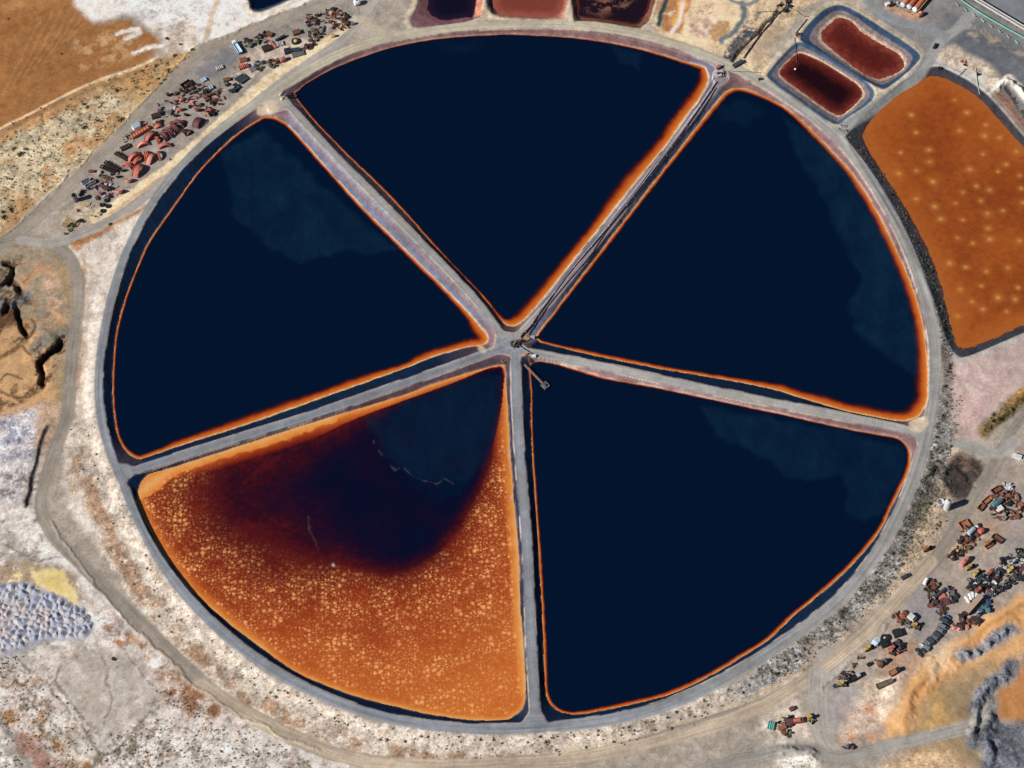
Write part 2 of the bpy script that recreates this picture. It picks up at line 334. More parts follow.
ridge([(770,752),(795,748),(818,760)], 4.0, 1.6, 0.1, 0.8, 95)
ridge([(985,430),(1000,415),(1020,395)], 3.5, 1.6, 0.1, 0.8, 97)
ridge([(950,462),(942,475),(946,492)], 3.2, 1.6, 0.1, 0.5, 99)
ridge([(962,475),(970,470)], 9, -1.3, 0.4, 0.3, 101)
ridge([(726,67),(745,46),(770,20),(792,-4)], 1.5, -1.0, 0.3, 0.3, 103)
ridge([(0,520),(40,500)], 1, 0.0)
ridge([(46,425),(36,460),(24,505)], 1.0, -0.7, 0.2, 0.6, 105)
ridge([(560,30),(700,85)], 0.1, 0)
# windrows along road edges
for wr in ([(0,238),(50,195),(93,151),(133,112),(165,78),(192,50),(222,37),(262,20),(330,-6)], [(48,520),(90,576),(130,622),(172,662),(205,692),(250,720),(320,752)], [(650,52),(680,62),(712,80)][:2], [(820,690),(868,645),(905,610)]):
    ridge(wr, 1.1, 0.45, 0.1, 0.9, 107)
ridge([(1024,733),(990,745),(1024,770)], 8, 1.0, 0.2, 0.9, 109)
ZG = Z
def H(x, y):
    i = int(np.clip(np.searchsorted(GX, x)-1, 0, NX-2)); j = int(np.clip(np.searchsorted(GY, y)-1, 0, NY-2))
    fx = (x-GX[i])/(GX[i+1]-GX[i]); fy = (y-GY[j])/(GY[j+1]-GY[j])
    return float((ZG[i, j]*(1-fx)+ZG[i+1, j]*fx)*(1-fy)+(ZG[i, j+1]*(1-fx)+ZG[i+1, j+1]*fx)*fy)
def P3(u, v, up=0.0):
    z = 0.0
    for _ in range(4):
        x, y = unp([(u, v)], z+up)[0]; z = H(x, y)
    return x, y, z

# ------------------------------------------------------------------ ground colours
def A3(c): return A(*c)
CB = np.zeros(X.shape+(3,)); CB[:] = A3((172, 160, 146)); GRN = np.full(X.shape, 0.20)
def put(s, m, c, g=None):
    c = np.asarray(c); CB[s] = CB[s]*(1-m[..., None])+c*m[..., None]
    if g is not None: GRN[s] = GRN[s]*(1-m)+g*m
def zone(px, rgb, soft=2.0, g=None, op=1.0, patch=None):
    """a stretch of ground of one soil; patch = (size, threshold, seed) breaks it into blotches"""
    P = unp(px); s = box_of(P, soft*2+4); x, y = XW[s], YW[s]
    d = segdist(x, y, P, True)[0]; d = np.where(inside(x, y, P), d, -d)
    m = sst(d, -soft, soft)*op
    if patch: m = m*sst(fbm(X[s], Y[s], patch[0], patch[2], 6, 0.78), patch[1]-0.06, patch[1]+0.08)
    put(s, m, A3(rgb), g)
def strip(px, hw, rgb, soft=1.0, g=None, op=1.0, tracks=0.0, patch=None, wob=0.5, ret=False):
    P = unp(catmull(px, False, 3)); s = box_of(P, hw+soft*2+4)
    x = X[s]*(1-wob)+XW[s]*wob; y = Y[s]*(1-wob)+YW[s]*wob
    d, al, sd_, _ = segdist(x, y, P, False)
    m = (1-sst(d, hw-soft, hw+soft))*op
    if patch: m = m*sst(fbm(X[s], Y[s], patch[0], patch[2], 6, 0.78), patch[1]-0.06, patch[1]+0.08)
    c = np.broadcast_to(A3(rgb), x.shape+(3,)).copy()
    if tracks:
        lat = d*sd_
        st = vnoise(lat*1.0, al*0.035, 0.55, 201)-0.5 + 0.6*(vnoise(lat, al*0.05, 1.6, 203)-0.5)
        c *= (1+tracks*2.2*st)[..., None]
    CB[s] = CB[s]*(1-m[..., None])+c*m[..., None]
    if g is not None: GRN[s] = GRN[s]*(1-m)+g*m
    if ret: return s, d
B = -150; R_ = 1180; D_ = 920
# --- north-west
zone([(B,B),(72,B),(76,6),(92,22),(128,22),(158,36),(160,47),(148,60),(100,82),(50,108),(0,134),(B,160)], (170,116,66), 2.5, .16)
zone([(B,B),(60,B),(50,0),(20,20),(B,40)], (184,132,80), 8, op=.6, patch=(20,.5,301))
zone([(0,10),(60,0),(90,30),(120,60),(60,85),(0,110)], (158,103,54), 6, op=.7, patch=(18,.53,303))
zone([(70,40),(110,30),(140,45),(130,60),(80,70)], (205,165,120), 3, op=.7, patch=(6,.52,305))
for k_ in range(7):
    strip([(2+k_*11,95-k_*9),(20+k_*12,60-k_*8),(40+k_*12,20-k_*8)], .45, (204,156,104), .6, op=.3, wob=.3)
zone([(70,B),(75,3),(92,20),(132,16),(160,32),(165,52),(190,53),(204,43),(250,24),(330,-6),(345,B)], (224,215,206), 2.5, .12)
zone([(110,0),(200,0),(190,25),(130,14)], (196,192,194), 5, op=.6, patch=(9,.52,307))
zone([(150,30),(200,20),(195,50),(168,54)], (200,180,160), 3, op=.6, patch=(7,.5,309))
zone([(90,5),(150,-5),(250,5),(230,30),(190,40),(150,25)], (170,170,178), 2, .25, .6, (5,.56,481))
zone([(100,B),(330,B),(300,0),(200,25),(120,15)], (240,234,226), 2, .2, .8, (8,.5,483))
zone([(150,20),(190,15),(200,45),(170,56)], (186,160,136), 2, .25, .7, (5,.52,485))
strip([(221,-5),(212,15),(206,40)], 1.5, (205,182,158), .8, wob=.2)
for q in ([(117,34),(130,31),(138,30)],[(126,40),(138,33)],[(132,54),(142,50),(160,47)]): strip(q, 1.7, (224,214,202), 1.2, wob=.9, patch=(4,.4,317))
zone([(B,165),(0,134),(100,82),(150,60),(192,52),(200,50),(150,97),(100,147),(50,192),(0,236),(B,300)], (192,158,112), 2, .28)
zone([(B,165),(0,138),(60,110),(110,92),(140,110),(120,130),(60,185),(0,230),(B,280)], (205,188,156), 4, .34, op=.9, patch=(16,.44,311))
zone([(0,136),(60,106),(110,82),(150,62),(190,55),(160,88),(110,92),(60,116),(0,146)], (186,136,84), 3, .2, op=.8, patch=(14,.46,313))
zone([(60,150),(130,95),(150,90),(100,145),(50,190),(0,235),(0,215)], (190,140,88), 3, .2, op=.8, patch=(9,.5,315))
strip([(-20,140),(0,129),(40,108),(90,84),(130,70),(158,57)], .9, (222,190,150), .6, wob=.25)
strip([(-20,150),(0,136),(40,113),(90,90),(140,72)], 1.6, (158,112,68), 1, op=.6, wob=.5)
# --- west workings
zone([(B,240),(30,236),(72,256),(78,300),(72,360),(68,400),(55,440),(20,400),(B,400)], (172,146,112), 3, .2)
zone([(0,240),(55,250),(62,300),(58,330),(30,335),(0,300)], (165,148,124), 4, .18, op=.9)
zone([(20,262),(60,265),(62,320),(35,330),(22,300)], (202,150,108), 4, .22, op=.8, patch=(9,.5,321))
zone([(45,275),(62,275),(62,312),(44,312)], (212,178,150), 4, op=.7, patch=(6,.5,323))
zone([(B,330),(25,325),(50,350),(60,400),(40,412),(0,420),(B,430)], (205,160,112), 3, .16, op=.9)
zone([(20,318),(50,312),(66,322),(60,332),(30,336)], (208,150,92), 3, op=.7, patch=(6,.45,325))
zone([(B,295),(18,298),(20,322),(0,328),(B,330)], (120,84,58), 3, .3)
zone([(B,418),(15,415),(38,405),(44,398),(40,420),(30,470),(10,505),(B,520)], (205,196,196), 2.5, .35)
zone([(0,410),(40,400),(30,480),(0,500)], (120,130,160), 2, .3, op=.75, patch=(5,.57,327))
zone([(40,400),(62,395),(60,430),(40,470),(35,440)], (188,158,132), 3, .28)
zone([(0,460),(45,450),(30,520),(0,540)], (196,188,182), 3, .3, op=.6)
zone([(0,475),(40,470),(36,530),(0,545)], (110,104,100), 2, .3, op=.8, patch=(5,.56,329))
for q in ([(36,347),(46,340),(60,332)],): strip(q, 3.6, (150,140,124), 1.2, .16)
strip([(-10,306),(6,304),(26,296)], 3.0, (140,140,138), 1, .16)
strip([(0,405),(20,398),(32,390),(44,378)], 2.2, (120,88,58), 1.5, .45, op=.9, patch=(4,.42,331))
strip([(0,358),(12,350),(26,336)], 1.5, (130,98,66), 1, .4, op=.8)
for q_ in ([(10,278),(17,284),(20,292)],[(3,312),(10,300)],[(15,302),(20,320),(26,336)],[(36,372),(37,362),(48,352)],[(36,362),(42,378),(44,384)],[(5,262),(13,266),(12,276),(2,286)]): strip(q_, 1.5, (58,44,36), .9, .3, .9, 0, (4,.35,601))  # dark dirt on the trench floors, with their shade painted into it
strip([(39,359),(48,353),(58,345),(63,337)], 2.2, (44,38,36), 1.0, .3, .95, 0, (5,.36,603))  # shadow side of the mesa, painted into the ground colour
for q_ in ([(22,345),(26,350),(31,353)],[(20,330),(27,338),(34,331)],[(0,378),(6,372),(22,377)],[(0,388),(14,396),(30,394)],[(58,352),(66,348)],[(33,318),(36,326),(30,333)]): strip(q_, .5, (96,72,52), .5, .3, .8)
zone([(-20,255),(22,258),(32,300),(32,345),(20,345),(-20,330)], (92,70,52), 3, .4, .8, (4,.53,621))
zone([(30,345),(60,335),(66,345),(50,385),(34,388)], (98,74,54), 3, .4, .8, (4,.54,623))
zone([(0,380),(34,386),(30,400),(0,402)], (132,98,66), 2, .4, .85, (4,.5,605))
zone([(35,290),(70,285),(70,330),(40,330)], (140,128,112), 3, .22, .7, (7,.52,607))
# --- white strip west of the ring
zone([(60,252),(122,215),(160,190),(130,262),(112,310),(103,350),(98,389),(100,430),(112,468),(128,500),(160,560),(200,608),(250,655),(210,650),(160,600),(110,560),(70,510),(62,480),(72,420),(80,330),(84,280)], (210,197,184), 2.5, .22)
zone([(68,242),(100,230),(152,203),(140,213),(100,238),(76,252)], (186,128,76), 1.5, .25)
zone([(72,250),(140,214),(120,250),(90,270)], (200,184,170), 3, .25, op=.7, patch=(6,.48,341))
strip([(92,270),(86,320),(84,370),(82,420),(90,470)], 1.2, (200,176,150), 1, op=.6)
strip([(84,262),(80,320),(78,380),(74,430),(68,480)], 1.3, (188,140,98), 1, op=.75, patch=(5,.45,343))
zone([(62,470),(105,465),(108,480),(70,495)], (188,158,120), 2, .3, op=.85, patch=(7,.5,345))
# --- south-west
zone([(B,520),(30,505),(48,525),(90,576),(130,622),(172,664),(205,694),(252,722),(330,756),(420,772),(420,D_),(B,D_)], (206,194,184), 3, .22)
zone([(0,520),(40,510),(55,540),(30,570),(0,575)], (168,156,146), 4, .2, op=.85)
zone([(20,520),(45,530),(90,580),(120,620),(90,640),(60,590),(20,560)], (222,214,208), 5, .2, op=.8, patch=(14,.42,351))
zone([(-10,562),(30,560),(75,572),(85,600),(60,600),(20,590),(-10,590)], (168,144,116), 3, .25, op=.9)
zone([(55,668),(95,645),(150,660),(160,690),(150,715),(105,742),(75,705)], (184,171,160), 4, .14)
zone([(75,660),(110,670),(120,720),(90,720)], (196,170,148), 4, .12, op=.6, patch=(12,.5,353))
zone([(70,640),(100,632),(96,655),(60,662)], (172,160,148), 3, .15, op=.8)
zone([(88,600),(120,618),(170,664),(225,710),(215,718),(150,690),(110,640)], (172,118,74), 3, .35, op=.9, patch=(13,.52,355))
zone([(165,672),(205,690),(232,722),(190,715)], (160,104,62), 3, .35, op=.9, patch=(9,.46,357))
zone([(0,680),(30,675),(60,715),(95,745),(110,768),(70,790),(40,760),(0,720)], (166,120,74), 2.5, .4, op=.95, patch=(10,.52,359))
zone([(0,660),(40,672),(90,720),(110,768),(60,768),(0,690)], (120,104,80), 2, .4, op=.8, patch=(6,.58,361))
zone([(40,700),(60,712),(95,752),(75,760),(45,725)], (206,198,184), 3, .15, op=.9)
strip([(-10,700),(10,735),(30,765),(45,790)], 1.3, (150,146,142), .8, op=.9)
strip([(20,738),(36,752),(52,775)], 3.6, (178,138,124), 2, .25)
zone([(-30,720),(5,735),(25,765),(30,800),(-30,800)], (176,168,158), 3, .25)
zone([(110,745),(170,720),(250,740),(330,770),(330,800),(110,800)], (216,206,196), 5, .32, op=.8)
zone([(105,740),(150,715),(175,745),(150,768),(120,775)], (112,100,86), 3, .4, op=.75, patch=(6,.53,363))
zone([(100,730),(240,720),(330,768),(100,775)], (140,124,106), 3, .35, op=.7, patch=(5,.62,365))
strip([(60,665),(54,680),(75,705),(92,745),(112,752),(150,712)], .6, (120,108,94), .5, op=.7)
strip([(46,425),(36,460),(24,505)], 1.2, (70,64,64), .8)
zone([(B,520),(40,505),(90,590),(200,695),(330,760),(330,D_),(B,D_)], (132,120,106), 3, .4, .55, (4.5,.61,613))
zone([(B,520),(40,505),(90,590),(200,695),(330,760),(330,D_),(B,D_)], (232,224,216), 3, .2, .6, (9,.58,615))
zone([(0,650),(120,650),(250,730),(330,765),(330,D_),(0,D_)], (164,120,84), 3, .4, .45, (7,.62,617))
zone([(55,668),(95,648),(148,662),(158,690),(148,713),(105,740),(75,705)], (182,171,160), 4, .14, .6)
for q_ in ([(10,655),(50,690),(90,735)],[(0,668),(40,705),(80,752)],[(60,690),(100,735)],[(98,650),(110,690),(104,725)],[(120,640),(150,690)],[(150,712),(200,735),(260,752)],[(0,540),(30,560),(55,556)]): strip(q_, .55, (116,104,92), .6, .35, .6, 0, (5,.42,619), 1.0)
zone([(30,574),(42,570),(54,568),(64,572),(69,582),(78,594),(78,604),(70,602),(58,594),(44,588),(32,582)], (222,200,140), 1.2, .08)
zone([(44,574),(62,574),(66,588),(56,590),(44,584)], (222,192,116), 2, .08, op=.8)
for q in ([(32,576),(30,568)],[(42,572),(40,566)],[(13,576),(18,575),(16,582),(10,580)]): strip(q, .9, (220,198,140), .8, op=.8)
zone([(-20,582),(30,584),(58,594),(76,605),(93,618),(93,630),(80,640),(55,638),(34,645),(18,652),(0,660),(-20,662)], (168,164,168), 2, .2)
zone([(0,586),(35,586),(40,600),(0,610)], (196,172,160), 2, .2, op=.6)
# --- bank south of the ring
TS = TH
def bank(a0, a1, r0, r1, rgb, soft=1.5, g=None, op=1.0, patch=None):
    m = sst(TS, radians(a0)-.04, radians(a0)+.04)*(1-sst(TS, radians(a1)-.04, radians(a1)+.04))
    dd = np.hypot(XW, YW)-RG-ring_hw
    m = m*sst(dd, r0-soft, r0+soft)*(1-sst(dd, r1-soft, r1+soft))*op
    if patch: m = m*sst(fbm(X, Y, patch[0], patch[2], 6, 0.78), patch[1]-0.06, patch[1]+0.08)
    idx = np.where(m > 0.003); 
    c = A3(rgb); mm = m[idx][:, None]; CB[idx] = CB[idx]*(1-mm)+c*mm
    if g is not None: GRN[idx] = GRN[idx]*(1-m[idx])+g*m[idx]
bank(-172, -100, 10, 19, (206,190,172), 1.5, .33)
bank(-172, -25, 0, 14, (202,187,171), 1, .33)
bank(-168, -92, 9.5, 17, (172,132,98), 1.5, .35, .8, (8,.46,371))
bank(-166, -60, 1, 10, (158,132,104), 1, .4, .5, (4.5,.57,373))
bank(-166, -40, 0, 10, (226,212,198), 1, .3, .5, (3.2,.56,375))
bank(-92, -62, 7, 13, (200,182,158), 1, .2, .8)
bank(-66, -14, 0, 13, (164,158,152), 1, .42)
bank(-62, -10, 0, 9, (104,98,90), 1, .4, .8, (3.0,.52,377))
bank(-66, -10, 0, 10, (206,200,192), 1, .4, .7, (2.6,.58,633))
bank(-66, -10, 10, 13, (194,172,146), 1.0, .3, .9)
bank(-8, 34, 0, 6, (92,88,82), 1, .42, .95)
bank(-6, 34, 1, 6, (180,170,160), .8, .4, .8, (2.6,.6,379))
# --- south-east
zone([(800,640),(830,690),(835,745),(890,735),(940,665),(1024,590),(R_,520),(R_,420),(1020,430),(975,520),(920,585),(870,640)], (170,155,142), 3, .16)
zone([(900,590),(935,575),(945,610),(925,640),(905,630)], (150,146,148), 4, .14, op=.8)
zone([(940,530),(1024,500),(1024,570),(985,560),(950,575)], (178,164,150), 5, .18)
zone([(985,500),(1024,495),(1024,560),(1000,545)], (158,152,150), 4, .14, op=.7)
zone([(960,522),(1024,512),(1024,530),(970,540)], (186,146,112), 4, op=.6, patch=(9,.46,381))
zone([(880,600),(905,590),(915,630),(900,660),(850,690),(830,680),(850,640)], (178,164,150), 3, .22)
zone([(880,650),(915,640),(940,655),(905,690),(885,680)], (186,140,108), 4, .22, op=.7, patch=(9,.44,383))
zone([(838,690),(865,680),(905,672),(890,715),(850,745),(835,725)], (214,190,168), 3, .28)
zone([(820,640),(860,690),(850,720),(830,735),(815,700)], (172,164,158), 3, .15)
zone([(835,700),(862,690),(868,712),(840,722)], (172,152,152), 3, op=.7, patch=(7,.46,385))
zone([(838,722),(872,700),(885,735),(850,748)], (206,150,112), 3, .25, op=.8, patch=(8,.47,387))
zone([(R_,530),(1024,592),(985,618),(945,648),(912,676),(893,705),(884,728),(888,742),(915,738),(960,728),(975,700),(1000,672),(1030,650),(R_,600)], (220,170,114), 3, .14)
zone([(1024,600),(985,624),(948,655),(918,682),(906,705),(912,722),(935,700),(960,668),(1000,640),(1030,620)], (230,168,104), 4, .12, op=.8)
strip([(1024,604),(985,628),(950,658),(922,684),(908,708),(905,730)], 1.2, (196,138,84), 1.2, .1, .7)
zone([(905,730),(925,700),(955,668),(985,660),(1015,655),(990,680),(975,700),(965,730),(975,768),(920,768),(900,745)], (178,146,106), 4, .18, op=.95)
zone([(915,710),(940,690),(960,720),(930,735)], (204,160,92), 5, op=.7, patch=(9,.45,389))
zone([(950,690),(985,668),(975,700),(970,735),(985,768),(950,768)], (158,136,104), 4, .15, op=.8)
zone([(1000,690),(1022,662),(R_,640),(R_,730),(1024,722),(1000,718)], (190,130,76), 3, .12)
zone([(885,758),(950,745),(965,768),(960,790),(870,790)], (204,172,134), 4, .32)
zone([(985,740),(1000,722),(1024,722),(R_,725),(R_,D_),(990,D_)], (128,130,138), 3, .3)
strip([(962,655),(975,650),(990,643),(1003,634),(1012,628)], 3.4, (140,142,150), 2.2, .35, 1, 0, None, 1.0)
strip([(972,742),(975,715),(982,695),(996,680),(1012,665)], 3.4, (126,130,138), 2.0, .4, 1, 0, None, 1.0)
strip([(988,703),(994,722),(988,740),(990,770)], 4.0, (108,112,122), 2.2, .45, 1, 0, None, 1.0)
zone([(976,700),(988,690),(1000,705),(998,722),(985,760),(968,740)], (92,96,104), 2, .4, .85, (6,.48,447))
zone([(990,725),(1024,720),(1024,768),(992,768)], (88,92,102), 2, .4, .8, (4,.52,449))
zone([(925,650),(955,645),(960,660),(930,680)], (224,196,160), 3, op=.7, patch=(6,.45,391))
zone([(760,712),(800,700),(812,740),(775,738),(758,730)], (206,190,174), 2.5, .25)
zone([(770,740),(815,745),(820,775),(770,775)], (220,210,196), 3, .4)
# --- east
zone([(946,345),(972,356),(1024,334),(R_,305),(R_,370),(1024,384),(1000,402),(985,432),(975,442),(956,436),(950,400)], (188,164,156), 3, .14)
zone([(952,360),(985,350),(990,385),(965,420),(952,410)], (206,184,174), 4, op=.8, patch=(10,.46,395))
zone([(960,395),(990,385),(985,430),(965,432)], (200,166,160), 3, .2, op=.7, patch=(6,.46,397))
strip([(985,430),(1000,415),(1024,392)], 3.6, (128,108,66), 2, .45)
strip([(1010,400),(1024,388)], 1.6, (192,138,76), 1.2, op=.8)
zone([(944,468),(955,455),(975,458),(985,470),(975,490),(955,500),(946,490)], (84,74,70), 3, .35)
zone([(946,462),(960,452),(985,462),(980,478),(960,468)], (150,118,96), 2, .3, op=.7, patch=(5,.5,399))
zone([(925,500),(945,480),(952,510),(935,545),(905,590),(885,610)], (190,166,136), 2.5, .4, op=.7)
zone([(928,470),(946,452),(950,470),(940,500),(915,530),(905,525)], (110,104,92), 2, .45, op=.85, patch=(5,.45,401))
# --- north-east
zone([(850,B),(R_,B),(R_,190),(1026,138),(984,90),(935,66),(915,60),(880,20)], (140,137,135), 3, .14)
zone([(945,12),(1024,45),(R_,70),(R_,110),(1010,85),(980,72),(940,55)], (112,115,122), 5, .16)
zone([(975,0),(1030,30),(R_,40),(R_,B),(975,B)], (132,136,142), 1.5, .08)
zone([(935,52),(955,44),(985,62),(1010,82),(985,95),(960,78),(935,70)], (206,188,166), 3, .32)
zone([(930,58),(985,75),(982,92),(955,78)], (196,192,186), 2.5, .18, op=.8)
zone([(984,94),(1000,88),(1024,120),(1040,145),(1020,135),(1000,115)], (152,108,84), 2, .35)
strip([(989,96),(1002,84),(1008,80)], 2.0, (228,220,206), 1, .2)
strip([(1010,78),(1020,90),(1034,108)], 2.6, (224,210,190), 1, .2)
strip([(1007,88),(1016,102),(1030,122)], 1.5, (60,52,44), .8, .35, op=.8, patch=(3,.42,411))
zone([(965,20),(1024,50),(1030,60),(960,30)], (186,164,142), 2, .3, op=.7, patch=(5,.48,413))
zone([(885,4),(918,14),(926,22),(910,22),(880,10)], (196,150,114), 2, .3, op=.8)
# --- north
zone([(640,B),(850,B),(860,0),(830,-5),(808,5),(775,40),(768,75),(800,95),(830,130),(838,142),(800,118),(740,84),(700,64),(655,40),(650,20)], (210,184,148), 2.5, .28)
zone([(658,B),(735,B),(742,15),(733,34),(720,44),(700,50),(665,36)], (224,196,158), 2, .12)
zone([(662,B),(690,B),(690,6),(680,34),(664,32),(658,20)], (184,126,80), 1.5, .2, op=.95, patch=(7,.36,421))
zone([(678,-5),(688,0),(684,22),(674,26)], (236,168,74), 1.2, .1, op=.95, patch=(6,.4,423))
zone([(692,5),(715,2),(722,22),(705,40),(690,36)], (186,156,142), 1.2, .2, op=.95, patch=(7,.44,425))
zone([(705,25),(730,18),(730,36),(715,44)], (184,144,98), 1.2, .2, op=.95, patch=(6,.42,427))
zone([(706,28),(712,20),(720,12),(716,24),(708,36)], (214,196,190), 1, .1, .8, (4,.42,609))
strip([(682,2),(680,20),(672,34)], 1.2, (226,206,196), 1)
strip([(741,4),(743,14),(740,24),(732,34),(722,42)], 1.35, (108,122,130), .9, .12, 1, 0, None, 1.0)
strip([(722,-6),(735,2),(748,5),(757,0)], .9, (128,138,136), .8, .12)
strip([(669,-20),(666,2),(661,16),(658.5,25)], 1.3, (48,84,92), .8, .08)
strip([(655,14),(662,-2)], 1.2, (196,128,84), 1)
zone([(752,45),(775,20),(785,35),(765,60),(755,62)], (172,150,126), 3, .16, op=.9)
zone([(764,8),(790,-10),(800,5),(785,30),(770,25)], (178,156,128), 3, .3, op=.8, patch=(6,.48,429))
strip([(725,60),(732,50),(742,38),(752,30)], 3.0, (72,78,98), 1.4, .5, op=.95, patch=(3.0,.40,431))
strip([(728,62),(745,42)], 4, (116,106,100), 2, .4, op=.6, patch=(4,.45,611))
strip([(745,24),(760,14)], 1.8, (110,104,112), 1.4, .5, op=.7, patch=(4,.46,433))
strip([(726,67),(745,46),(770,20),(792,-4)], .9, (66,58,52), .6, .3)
strip([(622,28),(660,38.5),(704,54)], 1.8, (104,90,76), 1, .45, op=.85, patch=(4,.36,435))
strip([(784,80),(806,96),(834,122)], 2.0, (64,68,74), 1, .45, op=.85, patch=(3.5,.42,437))
strip([(484,16),(520,20),(560,22)], 1.6, (206,186,152), 1.2, .3)
for nm in OUT:
    s, dr, ds = RIM[nm]
    m = (1-sst(np.abs(dr+1.5), 1.2, 3.0))*0.55*OUTSIDE[s]
    put(s, m, A3((206,188,160) if nm != 'amber' else (176,172,168)), .25)
# --- left yard floor, bank and tracks
zone([(62,226),(60,212),(75,195),(110,160),(165,97),(195,64),(222,48),(262,34),(300,12),(352,-4),(366,12),(350,28),(300,50),(262,78),(240,97),(205,134),(165,170),(130,196),(100,215),(75,228)], (158,148,138), 2.5, .22)
zone([(195,70),(225,46),(240,52),(225,75),(205,85)], (136,134,138), 5, .14, op=.9)
zone([(240,55),(300,35),(330,25),(345,12),(365,10),(350,30),(300,52),(255,80),(225,90)], (206,188,170), 4, .28, op=.8, patch=(10,.44,441))
zone([(290,22),(330,10),(330,35),(300,40)], (150,142,136), 4, .2, op=.7)
zone([(62,226),(60,212),(80,205),(105,205),(95,220),(75,230)], (192,172,146), 2.5, .3, op=.8)
strip([(96,218),(120,203),(150,182),(190,150),(230,115),(256,91),(290,66),(330,42),(362,22)], 3.4, (222,198,160), 1.2, .2)
strip([(108,214),(130,200),(160,178),(200,148),(240,112)], .8, (190,150,108), .8, op=.7)
# --- bank colours of the other ponds
def bankcol(nm, cols):
    s, dr, ds = RIM[nm]; q = np.clip(dr, 0, None)/(np.clip(dr, 0, None)+np.clip(ds, 0, None)+1e-6)
    m = sst(dr, -.5, .3)*(ds > -1.5)
    for lo, hi, c in cols:
        put(s, m*sst(q, lo-.08, lo+.02)*(1-sst(q, hi, hi+.1)), A3(c), .25)
bankcol('red_upper', [(0,.5,(60,84,112)),(.45,.8,(140,124,126)),(.8,1.1,(196,168,146))])
bankcol('red_lower', [(0,.45,(72,100,128)),(.4,.82,(134,120,122)),(.82,1.1,(196,170,148))])
bankcol('amber', [(0,.75,(62,66,76)),(.7,1.1,(80,62,64))])
bankcol('plum', [(0,.35,(140,104,106)),(.3,1.1,(132,92,98))]); bankcol('brick', [(0,.6,(188,142,122)),(.5,1.1,(168,104,92))])
bankcol('crusted', [(0,1.1,(126,84,66))]); bankcol('inky', [(0,.4,(176,166,158)),(.4,1.1,(60,80,110))])
s, dr, ds = RIM['plum']; zone([(470,-45),(484,-45),(482,14),(472,18)], (214,140,112), 1.2, op=.9)
zone([(910,423),(920,417),(928,408),(930,430),(922,432),(908,428)], (226,202,164), 1, .2)
zone([(572,-45),(579,-45),(578,21),(574,22)], (30,44,58), .8); zone([(487,-45),(493,-45),(493,8),(500,14),(493,13),(487,6)], (24,38,58), .8)
s, dr, ds = RIM['inky']
# --- roads beyond the ring: each one keeps its faces for a road object
ROADM = np.zeros(X.shape, np.int8)
def road(px, hw, rgb, code, soft=1.0, tr=.12, g=.10):
    r = strip(px, hw, rgb, soft, g, 1.0, tr, None, .18, True)
    ROADM[r[0]] = np.where((r[1] < hw) & OUTSIDE[r[0]], code, ROADM[r[0]])
    # roads are graded: level the ground a little
WDIRT = [(-60,262),(0,243),(30,240),(55,246),(70,259),(78,282),(77,312),(73,345),(69,385),(66,412),(58,440),(48,470),(41,497),(43,516),(56,537),(80,562),(110,592),(140,622),(170,652),(200,680),(230,702),(270,724),(320,748),(370,760),(440,766),(512,762),(579,757),(645,742),(712,721),(768,701),(818,671),(868,628),(918,578),(948,541),(970,505),(995,463),(1024,418),(1090,330)]
road([(-60,300),(0,248),(20,231),(50,206),(93,163),(133,122),(167,86),(197,57),(220,43),(260,27),(330,0),(420,-40)], 4.0, (162,150,137), 1, .6, .10)
road(WDIRT, 3.5, (156,145,132), 2, .6, .14)
road([(200,683),(270,726),(370,761),(512,763),(640,745),(768,703),(868,629),(930,560)], 3.4, (186,168,146), 2, .7, .18)
road([(20,240),(50,243),(75,236),(93,229),(127,210),(157,187),(187,162),(227,129),(256,103),(290,76),(320,56),(345,38),(362,20),(385,-10)], 2.9, (170,162,154), 3, .6, .12)
road([(930,437),(955,441),(975,446),(1000,452),(1015,440)], 3.0, (168,163,156), 4, .7, .10)
road([(818,672),(818,700),(822,735),(835,752)], 4.2, (176,168,158), 5, 2.0, .14)
road([(700,770),(768,752),(810,748),(840,757),(901,742),(948,731),(975,722),(990,705)], 3.4, (162,156,148), 5, 1.4, .16)
road([(835,135),(852,122),(880,104),(912,82),(928,60),(940,42),(958,28),(975,10)], 3.2, (156,156,154), 6, 1.3, .10)
road([(848,-30),(872,5),(895,20),(925,28),(945,36)], 3.4, (146,148,150), 6, 1.4, .08)
road([(362,20),(372,28),(395,36),(416,33)], 3.2, (184,172,152), 3, 1.5, .08)
# --- ring road, causeways and banks
rc = np.zeros(X.shape+(3,))
e = np.cos(TH-radians(-135)); nn = np.sin(TH)
blue = A3((146,150,157)); grey = A3((160,158,154)); warm = A3((186,176,154))
wS = sst(e, -.2, .8)[..., None]; wN = (sst(nn, .6, .95)*sst(RR-RG, -14, -5))[..., None]
rc = grey*(1-wS)+blue*wS; rc = rc*(1-wN)+warm*wN
lat = np.where(np.abs(RR-RG) < 7, RR-RG, dc)
wv = 1+.42*(vnoise(lat, TH*4, .6, 451)-.5)+.26*(fbm(X, Y, 6, 453, 5, .7)-.5)-.10*np.exp(-((np.abs(lat)-(.0))/.5)**2)*(np.abs(RR-RG) < 7)
rc = rc*wv[..., None]
ne = (np.abs(TH-radians(53.4)) < .12) & (RR > 22) & (RR < RG-8)
rc = np.where(ne[..., None], A3((150,136,146)), rc)
crown = (1-sst(dc, -.5, .35))*np.where(in_ring | (dO < 0), 1, 1-sst(dO, -.7, .6))
BANK0 = A3((15,40,70)); BANK1 = A3((138,106,106)); BANK2 = A3((122,116,136))
sk = SK[..., None]
bc = np.where(sk < 1, BANK0*(1-sk)+BANK1*sk, BANK1*(2-sk)+BANK2*(sk-1))
ly = np.clip((sk-1.25)/.3, 0, 1)                      # the layered bank of the upper left and upper right causeways
